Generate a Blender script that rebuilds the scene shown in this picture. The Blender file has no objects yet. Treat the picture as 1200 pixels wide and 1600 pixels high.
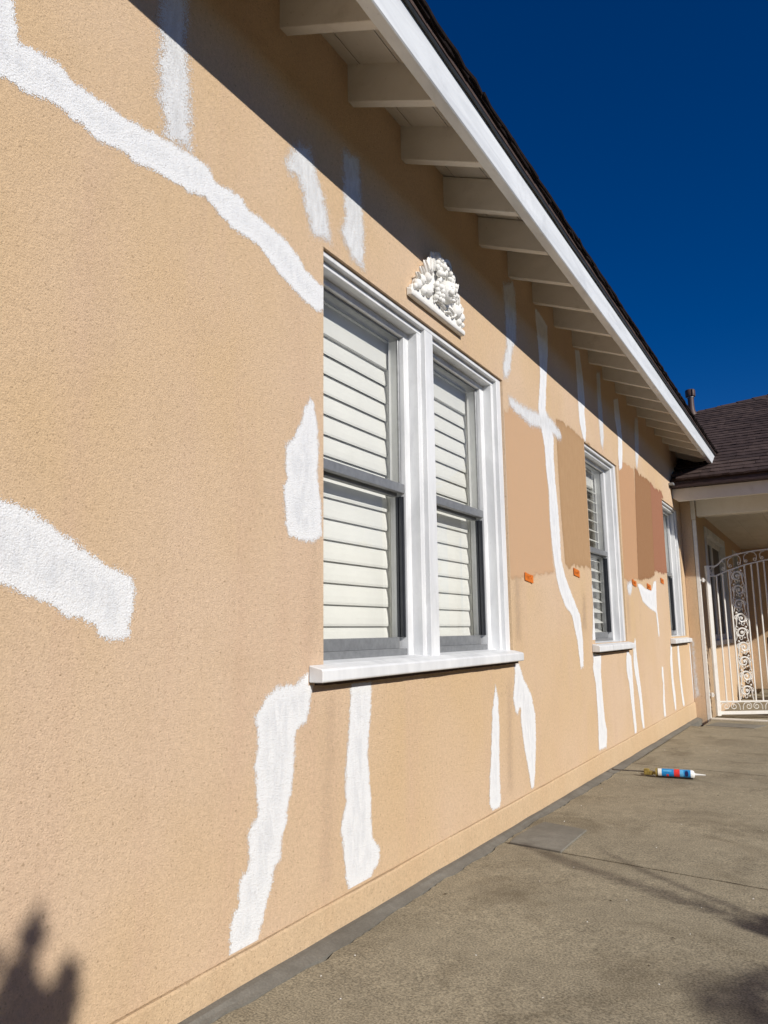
import bpy, bmesh, math, random
from mathutils import Vector, Matrix, noise as mnoise
random.seed(11)
R = math.radians
scene = bpy.context.scene
COL = scene.collection

# ------------------------------------------------------------------ camera
cam_data = bpy.data.cameras.new('camera')
cam_data.sensor_fit = 'VERTICAL'
cam_data.sensor_height = 36.0
cam_data.sensor_width = 27.0
cam_data.lens = 1166.193 / 1600 * 36.0
cam_data.clip_start = 0.05
cam_data.clip_end = 2000
camera = bpy.data.objects.new('camera', cam_data)
COL.objects.link(camera)
_M = Matrix(((0.86017515, -0.09197564, -0.50163651),
             (0.50983666, 0.13028356, 0.85034862),
             (-0.01285637, -0.98720144, 0.15895923)))
_rot = Matrix((( _M[0][0], -_M[0][1], -_M[0][2]),
               ( _M[1][0], -_M[1][1], -_M[1][2]),
               ( _M[2][0], -_M[2][1], -_M[2][2])))
camera.matrix_world = Matrix.Translation((1.32809, 0.0, 0.87)) @ _rot.to_4x4()
scene.camera = camera

# ------------------------------------------------------------------ sky, sun, exposure
SUN = Vector((1.0, -0.36, 0.624)).normalized()          # towards the sun
sun_el = math.asin(SUN.z)
sun_az = math.atan2(SUN.x, SUN.y)
world = bpy.data.worlds.new('World')
scene.world = world
world.use_nodes = True
wn = world.node_tree
wn.nodes.clear()
sky = wn.nodes.new('ShaderNodeTexSky')
sky.sky_type = 'NISHITA'
sky.sun_disc = False
sky.sun_elevation = sun_el
sky.sun_rotation = sun_az
sky.altitude = 2500
sky.air_density = 1.0
sky.dust_density = 0.0
sky.ozone_density = 6.0
bg = wn.nodes.new('ShaderNodeBackground')
bg.inputs['Strength'].default_value = 0.069
wo = wn.nodes.new('ShaderNodeOutputWorld')
hs = wn.nodes.new('ShaderNodeHueSaturation')          # the phone's rendering of a very clear blue sky
hs.inputs['Saturation'].default_value = 1.27
hs.inputs['Hue'].default_value = 0.511
wn.links.new(sky.outputs[0], hs.inputs['Color'])
wn.links.new(hs.outputs[0], bg.inputs[0])
wn.links.new(bg.outputs[0], wo.inputs[0])
sun_data = bpy.data.lights.new('sun', 'SUN')
sun_data.energy = 4.3
sun_data.angle = R(0.53)
sun_data.color = (1.0, 0.955, 0.88)
sun = bpy.data.objects.new('sun', sun_data)
COL.objects.link(sun)
sun.rotation_euler = SUN.to_track_quat('Z', 'Y').to_euler()
sun.location = (8, -3, 6)
scene.view_settings.view_transform = 'Standard'
scene.view_settings.look = 'None'
scene.view_settings.gamma = 1.0
scene.view_settings.exposure = 0.08
scene.view_settings.use_curve_mapping = False

# ------------------------------------------------------------------ material helpers
def new_mat(name):
    m = bpy.data.materials.new(name)
    m.use_nodes = True
    nt = m.node_tree
    b = nt.nodes['Principled BSDF']
    return m, nt, b

class NT:
    """tiny helper around a node tree"""
    def __init__(s, nt): s.nt = nt
    def n(s, t, **k):
        x = s.nt.nodes.new(t)
        for a, v in k.items(): setattr(x, a, v)
        return x
    def l(s, a, b): s.nt.links.new(a, b)
    def pos(s, scale=(1, 1, 1)):
        g = s.n('ShaderNodeNewGeometry')
        m = s.n('ShaderNodeVectorMath', operation='MULTIPLY')
        m.inputs[1].default_value = scale
        s.l(g.outputs['Position'], m.inputs[0])
        return m.outputs[0]
    def noise(s, vec, scale, detail=2, rough=0.5, dist=0.0):
        x = s.n('ShaderNodeTexNoise')
        x.inputs['Scale'].default_value = scale
        x.inputs['Detail'].default_value = detail
        x.inputs['Roughness'].default_value = rough
        x.inputs['Distortion'].default_value = dist
        s.l(vec, x.inputs['Vector'])
        return x.outputs[0]
    def ramp(s, fac, stops):
        x = s.n('ShaderNodeValToRGB')
        e = x.color_ramp.elements
        while len(e) < len(stops): e.new(0.5)
        for i, (p, c) in enumerate(stops):
            e[i].position = p
            e[i].color = c if len(c) == 4 else (*c, 1)
        s.l(fac, x.inputs[0])
        return x.outputs[0]
    def mr(s, v, a, b, c=0.0, d=1.0, smooth=False):
        x = s.n('ShaderNodeMapRange')
        if smooth: x.interpolation_type = 'SMOOTHSTEP'
        for i, q in zip(('From Min', 'From Max', 'To Min', 'To Max'), (a, b, c, d)): x.inputs[i].default_value = q
        s.l(v, x.inputs['Value'])
        return x.outputs[0]
    def math(s, op, a, b=None):
        x = s.n('ShaderNodeMath', operation=op)
        for i, v in enumerate((a, b)):
            if v is None: continue
            if isinstance(v, (int, float)): x.inputs[i].default_value = v
            else: s.l(v, x.inputs[i])
        return x.outputs[0]
    def mix(s, fac, a, b, mode='MIX'):
        x = s.n('ShaderNodeMix', data_type='RGBA', blend_type=mode)
        for sock, v in ((x.inputs[0], fac), (x.inputs[6], a), (x.inputs[7], b)):
            if isinstance(v, (int, float)): sock.default_value = v
            elif isinstance(v, tuple): sock.default_value = v if len(v) == 4 else (*v, 1)
            else: s.l(v, sock)
        return x.outputs[2]
    def bump(s, h, strength, dist, normal=None):
        x = s.n('ShaderNodeBump')
        x.inputs['Strength'].default_value = strength
        x.inputs['Distance'].default_value = dist
        s.l(h, x.inputs['Height'])
        if normal is not None: s.l(normal, x.inputs['Normal'])
        return x.outputs[0]

def stucco_height(k):
    """grainy dash-coat stucco: pebbly grains with deep little pits"""
    p = k.pos()
    fine = k.noise(p, 235, 4, 0.72, 0.2)
    mid = k.noise(p, 80, 2, 0.6, 0.5)
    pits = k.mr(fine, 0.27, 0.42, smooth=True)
    h = k.math('ADD', k.math('MULTIPLY', fine, 1.25), k.math('MULTIPLY', mid, 0.55))
    h = k.math('ADD', h, k.math('MULTIPLY', pits, 0.18))
    return h, pits

def stucco_mat(name, c1, c2, c3, bump=0.6):
    m, nt, b = new_mat(name)
    k = NT(nt)
    h, pits = stucco_height(k)
    p = k.pos()
    big = k.noise(p, 0.9, 3, 0.6)
    streak = k.noise(k.pos((1.0, 5.0, 0.5)), 1.3, 4, 0.6)
    blot = k.noise(p, 5.5, 4, 0.65)
    c = k.mix(k.mr(big, 0.35, 0.65), c1, c2)
    c = k.mix(k.mr(streak, 0.50, 0.72, 0, 0.55), c, c3)
    c = k.mix(k.mr(blot, 0.50, 0.75, 0, 0.22), c, tuple(x * 0.80 for x in c1))
    grain = k.mr(k.noise(p, 240, 3, 0.7), 0.3, 0.7, 0.90, 1.10)
    c = k.mix(1.0, c, grain, 'MULTIPLY')
    c = k.mix(1.0, c, k.mr(k.noise(p, 70, 4, 0.75), 0.32, 0.68, 0.90, 1.07), 'MULTIPLY')
    c = k.mix(k.mr(k.noise(p, 105, 1, 0.5), 0.66, 0.76, 0.0, 0.5), c, (0.30, 0.20, 0.12))
    c = k.mix(k.mr(pits, 0.0, 1.0, 0.62, 0.0), c, (0.19, 0.12, 0.068))  # shade of the pits painted into the base colour
    k.l(c, b.inputs['Base Color'])
    b.inputs['Roughness'].default_value = 0.92
    b.inputs['Specular IOR Level'].default_value = 0.2
    k.l(k.bump(h, bump, 0.0078), b.inputs['Normal'])
    return m

def decal_mat(name, color, color2, edge_fine=0.018, edge_big=0.02, holes=0.35, soft=0.006, streak_dir=(1, 5, 1.5), under=(0.60, 0.42, 0.27), amax=1.0):
    """paint brushed or rolled on the stucco: ragged edge from an edge-distance attribute, thin spots in the pits"""
    m, nt, b = new_mat(name)
    k = NT(nt)
    h, pits = stucco_height(k)
    p = k.pos()
    at = k.n('ShaderNodeAttribute', attribute_name='edge')
    e = at.outputs['Fac']
    f = k.math('MULTIPLY', k.math('SUBTRACT', k.noise(p, 260, 3, 0.65, 0.3), 0.5), edge_fine)
    g = k.math('MULTIPLY', k.math('SUBTRACT', k.noise(p, 34, 5, 0.72), 0.5), edge_big)
    v = k.math('ADD', k.math('ADD', e, f), g)
    alpha = k.mr(v, -soft * 0.4, soft, 0, 1, smooth=True)
    # thin coverage towards the edge: the pits keep the wall colour
    thin = k.mr(e, 0.0, 0.035, 1.0, holes)
    hole = k.math('MULTIPLY', k.mr(pits, 0.05, 0.75, 1.0, 0.0), thin)
    alpha = k.math('MULTIPLY', k.math('MULTIPLY', alpha, k.math('SUBTRACT', 1.0, hole)), amax)
    var = k.noise(k.pos(streak_dir), 9, 4, 0.6, 0.6)
    core = k.math('MULTIPLY', k.mr(e, 0.018, 0.055), k.mr(var, 0.36, 0.62))
    c = k.mix(k.math('MAXIMUM', core, k.mr(var, 0.62, 0.78, 0.0, 0.6)), color, color2)
    c = k.mix(k.mr(k.noise(p, 190, 2, 0.6), 0.50, 0.75, 0.0, 0.14), c, under)
    k.l(c, b.inputs['Base Color'])
    b.inputs['Roughness'].default_value = 0.85
    b.inputs['Specular IOR Level'].default_value = 0.25
    k.l(k.bump(h, 0.62, 0.0070), b.inputs['Normal'])
    # paint sits on the grains and skips the hollows: coverage is broken up, never half transparent
    dith = k.mr(k.noise(p, 430, 2, 0.6), 0.28, 0.72, 0.02, 0.98)
    k.l(k.math('GREATER_THAN', alpha, dith), b.inputs['Alpha'])
    return m

def paint_mat(name, c1, c2, rough=0.5, scale=14, dirt=None, dirt_amt=0.0, bumpd=0.0006, stretch=(1, 1, 1), spec=0.4):
    m, nt, b = new_mat(name)
    k = NT(nt)
    v = k.noise(k.pos(stretch), scale, 5, 0.62, 0.5)
    c = k.mix(k.mr(v, 0.38, 0.66), c1, c2)
    if dirt:
        dv = k.noise(k.pos(), 7, 6, 0.72, 0.3)
        c = k.mix(k.mr(dv, 0.56, 0.76, 0, dirt_amt), c, dirt)
        sp = k.noise(k.pos(), 60, 2, 0.5)
        c = k.mix(k.mr(sp, 0.70, 0.78, 0, dirt_amt), c, dirt)
    k.l(c, b.inputs['Base Color'])
    k.l(k.mr(v, 0.3, 0.7, rough - 0.08, rough + 0.12), b.inputs['Roughness'])
    b.inputs['Specular IOR Level'].default_value = spec
    hv = k.noise(k.pos(stretch), scale * 7, 3, 0.6)
    k.l(k.bump(hv, 0.5, bumpd), b.inputs['Normal'])
    return m

def simple_mat(name, c, rough=0.5, metal=0.0, var=0.12, scale=30, spec=0.5):
    m, nt, b = new_mat(name)
    k = NT(nt)
    v = k.noise(k.pos(), scale, 4, 0.6)
    lo = tuple(max(0, x * (1 - var)) for x in c)
    hi = tuple(min(1, x * (1 + var)) for x in c)
    k.l(k.mix(k.mr(v, 0.3, 0.7), lo, hi), b.inputs['Base Color'])
    b.inputs['Roughness'].default_value = rough
    b.inputs['Metallic'].default_value = metal
    b.inputs['Specular IOR Level'].default_value = spec
    return m

MAT = {}
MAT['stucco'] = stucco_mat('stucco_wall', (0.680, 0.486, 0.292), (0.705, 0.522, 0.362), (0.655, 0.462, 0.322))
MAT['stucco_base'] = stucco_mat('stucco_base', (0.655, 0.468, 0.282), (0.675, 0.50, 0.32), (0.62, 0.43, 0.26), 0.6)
MAT['primer'] = decal_mat('white_primer', (0.87, 0.88, 0.89), (0.75, 0.765, 0.785), edge_fine=0.024, edge_big=0.034, holes=0.05, soft=0.020)
MAT['primer_dry'] = decal_mat('white_primer_thin', (0.82, 0.83, 0.84), (0.68, 0.69, 0.70), edge_fine=0.05, edge_big=0.06, holes=0.55, soft=0.050, amax=0.86)
MAT['sw_a'] = decal_mat('paint_sample_peach', (0.615, 0.395, 0.236), (0.60, 0.392, 0.238), 0.03, 0.06, 0.04, 0.02)
MAT['sw_b'] = decal_mat('paint_sample_tan', (0.46, 0.285, 0.150), (0.49, 0.31, 0.168), 0.03, 0.03, 0.08, 0.014, under=(0.44, 0.28, 0.15), amax=0.94)
MAT['sw_c'] = decal_mat('paint_sample_apricot', (0.575, 0.335, 0.185), (0.55, 0.325, 0.185), 0.03, 0.03, 0.08, 0.014, under=(0.5, 0.29, 0.165), amax=0.95)
MAT['sw_d'] = decal_mat('paint_sample_brown', (0.335, 0.175, 0.085), (0.355, 0.19, 0.095), 0.03, 0.035, 0.08, 0.014, under=(0.38, 0.21, 0.11), amax=0.95)
MAT['sw_e'] = decal_mat('paint_sample_rose', (0.36, 0.163, 0.095), (0.375, 0.175, 0.103), 0.03, 0.035, 0.08, 0.014, under=(0.40, 0.20, 0.125), amax=0.95)
MAT['stain'] = decal_mat('weather_stain', (0.56, 0.42, 0.295), (0.60, 0.45, 0.32), 0.02, 0.10, 0.5, 0.11, under=(0.5, 0.34, 0.22), amax=0.55)
MAT['trim'] = paint_mat('white_trim_paint', (0.77, 0.78, 0.785), (0.62, 0.63, 0.64), 0.45, 9, (0.46, 0.46, 0.46), 0.3, stretch=(1, 1, 0.30))
MAT['fascia'] = paint_mat('fascia_paint', (0.79, 0.81, 0.82), (0.60, 0.62, 0.64), 0.5, 6, (0.36, 0.37, 0.38), 0.35, stretch=(1, 0.28, 2.2))
MAT['rafter'] = paint_mat('rafter_paint', (0.70, 0.665, 0.60), (0.63, 0.595, 0.53), 0.55, 6, (0.30, 0.25, 0.19), 0.35, stretch=(0.6, 1, 1))
MAT['soffit'] = paint_mat('soffit_paint', (0.68, 0.645, 0.58), (0.62, 0.58, 0.51), 0.6, 6, (0.30, 0.25, 0.19), 0.3, stretch=(1, 0.3, 1))
MAT['porch_paint'] = paint_mat('porch_paint', (0.70, 0.655, 0.575), (0.64, 0.595, 0.51), 0.55, 5, (0.34, 0.29, 0.22), 0.25)
MAT['alu'] = simple_mat('grey_aluminium', (0.255, 0.262, 0.268), 0.42, 0.35, 0.15, 40)
MAT['track'] = simple_mat('dark_track', (0.028, 0.031, 0.038), 0.4, 0.0, 0.2, 30)
MAT['shutter'] = paint_mat('shutter_paint', (0.735, 0.735, 0.705), (0.70, 0.70, 0.67), 0.4, 5, bumpd=0.0002)
MAT['gap'] = simple_mat('dark_gap', (0.055, 0.028, 0.015), 0.9, 0, 0.3, 40)
MAT['interior'] = simple_mat('interior_wall', (0.22, 0.20, 0.18), 0.9)
MAT['drip'] = simple_mat('drip_edge_metal', (0.030, 0.032, 0.032), 0.5, 0.3, 0.25, 20)
MAT['drip_red'] = simple_mat('brown_drip_edge', (0.036, 0.018, 0.017), 0.6, 0.1, 0.2, 20)
MAT['iron'] = paint_mat('white_iron_paint', (0.80, 0.785, 0.75), (0.74, 0.72, 0.675), 0.4, 20, (0.30, 0.17, 0.09), 0.35)
MAT['plaster'] = paint_mat('white_plaster', (0.86, 0.85, 0.82), (0.77, 0.755, 0.71), 0.6, 26, (0.36, 0.20, 0.15), 0.3, bumpd=0.004)
MAT['terracotta'] = simple_mat('bare_terracotta', (0.26, 0.10, 0.075), 0.8, 0, 0.3, 40)
MAT['tape'] = simple_mat('orange_tape', (0.66, 0.165, 0.014), 0.6, 0, 0.1, 25)
MAT['ink'] = simple_mat('marker_ink', (0.10, 0.03, 0.01), 0.7)
MAT['tube_white'] = simple_mat('white_plastic', (0.80, 0.80, 0.77), 0.35, 0, 0.04)
MAT['label_blue'] = simple_mat('blue_label', (0.015, 0.23, 0.56), 0.35, 0, 0.2, 60)
MAT['label_red'] = simple_mat('red_label', (0.75, 0.045, 0.04), 0.35, 0, 0.15, 60)
MAT['label_navy'] = simple_mat('navy_label', (0.012, 0.015, 0.09), 0.35)
MAT['label_sky'] = simple_mat('light_blue_label', (0.12, 0.42, 0.72), 0.35, 0, 0.2, 80)
MAT['brass'] = simple_mat('yellow_gun_paint', (0.30, 0.22, 0.055), 0.5, 0.2, 0.3, 60)
MAT['steel'] = simple_mat('worn_steel', (0.16, 0.14, 0.12), 0.45, 0.7, 0.3, 60)
MAT['frond'] = simple_mat('palm_leaf', (0.055, 0.095, 0.03), 0.5, 0, 0.35, 8)
MAT['trunk'] = simple_mat('palm_trunk', (0.14, 0.10, 0.065), 0.9, 0, 0.4, 25)
MAT['ground'] = simple_mat('yard_soil', (0.075, 0.075, 0.038), 0.95, 0, 0.4, 3)
MAT['pot'] = simple_mat('pale_urn', (0.58, 0.52, 0.42), 0.7, 0, 0.15, 15)
MAT['dark_wood'] = simple_mat('dark_wood', (0.05, 0.028, 0.018), 0.5, 0, 0.3, 12)
MAT['vent'] = simple_mat('brown_vent_paint', (0.075, 0.042, 0.034), 0.55, 0.1, 0.25, 20)
MAT['leafbit'] = simple_mat('dry_leaf', (0.06, 0.045, 0.025), 0.8)

def shingle_mat():
    m, nt, b = new_mat('asphalt_shingle')
    k = NT(nt)
    oi = k.n('ShaderNodeObjectInfo')
    base = k.ramp(oi.outputs['Random'], [(0.0, (0.050, 0.033, 0.030)), (0.5, (0.066, 0.043, 0.038)), (1.0, (0.086, 0.058, 0.050))])
    gr = k.mr(k.noise(k.pos(), 320, 2, 0.6), 0.3, 0.7, 0.55, 1.5)
    c = k.mix(1.0, base, gr, 'MULTIPLY')
    bl = k.noise(k.pos(), 11, 4, 0.6)
    c = k.mix(k.mr(bl, 0.45, 0.7, 0, 0.35), c, (0.045, 0.030, 0.028))
    k.l(c, b.inputs['Base Color'])
    b.inputs['Roughness'].default_value = 0.93
    b.inputs['Specular IOR Level'].default_value = 0.2
    k.l(k.bump(k.noise(k.pos(), 260, 2, 0.6), 0.6, 0.003), b.inputs['Normal'])
    return m
MAT['shingle'] = shingle_mat()

MAT['shingle_edge'] = simple_mat('dark_eave_shingle', (0.020, 0.014, 0.013), 0.95, 0, 0.5, 90, 0.1)

def concrete_mat(name, c1, c2, stain, speck=0.35, bump=0.35, smooth=False):
    m, nt, b = new_mat(name)
    k = NT(nt)
    p = k.pos()
    big = k.noise(p, 1.7, 6, 0.66)
    c = k.mix(k.mr(big, 0.36, 0.64), c1, c2)
    st = k.noise(p, 2.3, 4, 0.6, 0.7)
    c = k.mix(k.mr(st, 0.50, 0.68, 0, 0.75), c, stain)
    md = k.noise(p, 17, 4, 0.7)
    c = k.mix(1.0, c, k.mr(md, 0.3, 0.7, 0.86, 1.12), 'MULTIPLY')
    fine = k.noise(p, 170, 2, 0.7)
    c = k.mix(1.0, c, k.mr(fine, 0.32, 0.68, 1 - speck, 1 + speck), 'MULTIPLY')
    agg = k.n('ShaderNodeTexVoronoi')
    agg.inputs['Scale'].default_value = 120
    k.l(p, agg.inputs['Vector'])
    spot = k.mr(agg.outputs['Distance'], 0.10, 0.22, 1, 0)
    sel = k.mr(k.noise(p, 60, 1, 0.5), 0.55, 0.62)
    c = k.mix(k.math('MULTIPLY', k.math('MULTIPLY', spot, sel), 0.0 if smooth else 0.65), c, (0.55, 0.47, 0.35))
    k.l(c, b.inputs['Base Color'])
    b.inputs['Roughness'].default_value = 0.88
    b.inputs['Specular IOR Level'].default_value = 0.3
    hh = k.math('ADD', k.math('MULTIPLY', fine, 0.6), k.math('MULTIPLY', md, 0.8))
    k.l(k.bump(hh, bump, 0.003), b.inputs['Normal'])
    return m
MAT['concrete'] = concrete_mat('concrete_slab', (0.318, 0.276, 0.194), (0.255, 0.221, 0.156), (0.148, 0.121, 0.078), 0.46)
MAT['mortar'] = concrete_mat('grey_mortar', (0.200, 0.186, 0.158), (0.165, 0.154, 0.132), (0.125, 0.113, 0.092), 0.12, 0.2, True)
MAT['patch'] = concrete_mat('smooth_cement_patch', (0.235, 0.220, 0.186), (0.19, 0.178, 0.150), (0.14, 0.128, 0.104), 0.10, 0.15, True)

def glass_mat():
    m = bpy.data.materials.new('window_glass')
    m.use_nodes = True
    nt = m.node_tree
    nt.nodes.clear()
    k = NT(nt)
    o = k.n('ShaderNodeOutputMaterial')
    t = k.n('ShaderNodeBsdfTransparent')
    t.inputs[0].default_value = (0.955, 0.96, 0.955, 1)
    g = k.n('ShaderNodeBsdfGlossy')
    g.inputs['Roughness'].default_value = 0.02
    g.inputs['Color'].default_value = (0.9, 0.9, 0.9, 1)
    fr = k.n('ShaderNodeFresnel')
    fr.inputs['IOR'].default_value = 1.45
    mx = k.n('ShaderNodeMixShader')
    k.l(fr.outputs[0], mx.inputs[0]); k.l(t.outputs[0], mx.inputs[1]); k.l(g.outputs[0], mx.inputs[2])
    k.l(mx.outputs[0], o.inputs[0])
    return m
MAT['glass'] = glass_mat()

# ------------------------------------------------------------------ mesh helpers
ORG = {}
class MB:
    """collects geometry given in world metres, builds ONE mesh object"""
    def __init__(s): s.v = []; s.f = []; s.sm = []
    def add(s, verts, faces, smooth=False):
        o = len(s.v)
        s.v += [tuple(p) for p in verts]
        s.f += [tuple(i + o for i in fc) for fc in faces]
        s.sm += [smooth] * len(faces)
        return s
    def box(s, x0, x1, y0, y1, z0, z1, M=None):
        vs = [Vector((x, y, z)) for x in (x0, x1) for y in (y0, y1) for z in (z0, z1)]
        if M is not None: vs = [M @ q for q in vs]
        return s.add(vs, [(0, 1, 3, 2), (4, 6, 7, 5), (0, 4, 5, 1), (2, 3, 7, 6), (0, 2, 6, 4), (1, 5, 7, 3)])
    def prism(s, poly, fn, a, b):
        """poly: 2D points, fn(u,v,w)->xyz, extruded w from a to b"""
        n = len(poly)
        vs = [fn(u, v, a) for u, v in poly] + [fn(u, v, b) for u, v in poly]
        fs = [tuple(range(n - 1, -1, -1)), tuple(range(n, 2 * n))]
        fs += [(i, (i + 1) % n, n + (i + 1) % n, n + i) for i in range(n)]
        return s.add(vs, fs)
    def tube(s, pts, r, n=6, caps=True, smooth=True, flat=1.0):
        pts = [Vector(p) for p in pts]
        rs = r if isinstance(r, (list, tuple)) else [r] * len(pts)
        base = len(s.v); vs = []
        up = None
        for i, p in enumerate(pts):
            d = (pts[min(i + 1, len(pts) - 1)] - pts[max(i - 1, 0)])
            if d.length < 1e-9: d = Vector((0, 0, 1))
            d.normalize()
            if up is None:
                up = Vector((0, 0, 1)) if abs(d.z) < 0.9 else Vector((1, 0, 0))
            a = d.cross(up)
            if a.length < 1e-4: a = d.cross(Vector((0, 1, 0.3)))
            a.normalize(); bb = a.cross(d).normalized(); up = bb
            for j in range(n):
                t = 2 * math.pi * j / n
                vs.append(p + a * math.cos(t) * rs[i] + bb * math.sin(t) * rs[i] * flat)
        fs = []
        for i in range(len(pts) - 1):
            for j in range(n):
                fs.append((i * n + j, i * n + (j + 1) % n, (i + 1) * n + (j + 1) % n, (i + 1) * n + j))
        if caps:
            fs.append(tuple(range(n - 1, -1, -1))); fs.append(tuple((len(pts) - 1) * n + j for j in range(n)))
        return s.add(vs, fs, smooth)
    def sphere(s, c, r, seg=10, ring=7, M=None):
        rx, ry, rz = r if isinstance(r, tuple) else (r, r, r)
        c = Vector(c); vs = [];
        for i in range(ring + 1):
            th = math.pi * i / ring
            for j in range(seg):
                ph = 2 * math.pi * j / seg
                q = Vector((rx * math.sin(th) * math.cos(ph), ry * math.sin(th) * math.sin(ph), rz * math.cos(th)))
                if M is not None: q = M @ q
                vs.append(c + q)
        fs = []
        for i in range(ring):
            for j in range(seg):
                fs.append((i * seg + j, (i + 1) * seg + j, (i + 1) * seg + (j + 1) % seg, i * seg + (j + 1) % seg))
        return s.add(vs, fs, True)
    def lathe(s, c, prof, n=20, M=None):
        c = Vector(c); vs = []
        for r, z in prof:
            for j in range(n):
                t = 2 * math.pi * j / n
                q = Vector((r * math.cos(t), r * math.sin(t), z))
                if M is not None: q = M @ q
                vs.append(c + q)
        fs = []
        for i in range(len(prof) - 1):
            for j in range(n):
                fs.append((i * n + j, i * n + (j + 1) % n, (i + 1) * n + (j + 1) % n, (i + 1) * n + j))
        fs.append(tuple(range(n - 1, -1, -1))); fs.append(tuple((len(prof) - 1) * n + j for j in range(n)))
        return s.add(vs, fs, True)
    def build(s, name, mat, parent=None, bevel=0.0, org=None):
        if org is None:
            lo = [min(p[i] for p in s.v) for i in range(3)]; hi = [max(p[i] for p in s.v) for i in range(3)]
            org = Vector(((lo[0] + hi[0]) / 2, (lo[1] + hi[1]) / 2, lo[2]))
        org = Vector(org)
        me = bpy.data.meshes.new(name)
        me.from_pydata([Vector(p) - org for p in s.v], [], s.f)
        bm = bmesh.new(); bm.from_mesh(me)
        bmesh.ops.recalc_face_normals(bm, faces=bm.faces)
        if bevel > 0:
            ed = [e for e in bm.edges if len(e.link_faces) == 2 and e.calc_face_angle(0) > 0.6]
            bmesh.ops.bevel(bm, geom=ed, offset=bevel, segments=1, affect='EDGES', profile=0.5)
        bm.to_mesh(me); bm.free()
        if any(s.sm):
            for i, p in enumerate(me.polygons): p.use_smooth = True
            me.set_sharp_from_angle(angle=R(50))
        me.materials.append(MAT[mat] if isinstance(mat, str) else mat)
        o = bpy.data.objects.new(name, me)
        COL.objects.link(o)
        ORG[o.name] = org
        if parent is not None:
            o.parent = parent; o.location = org - ORG[parent.name]
        else: o.location = org
        return o

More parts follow.
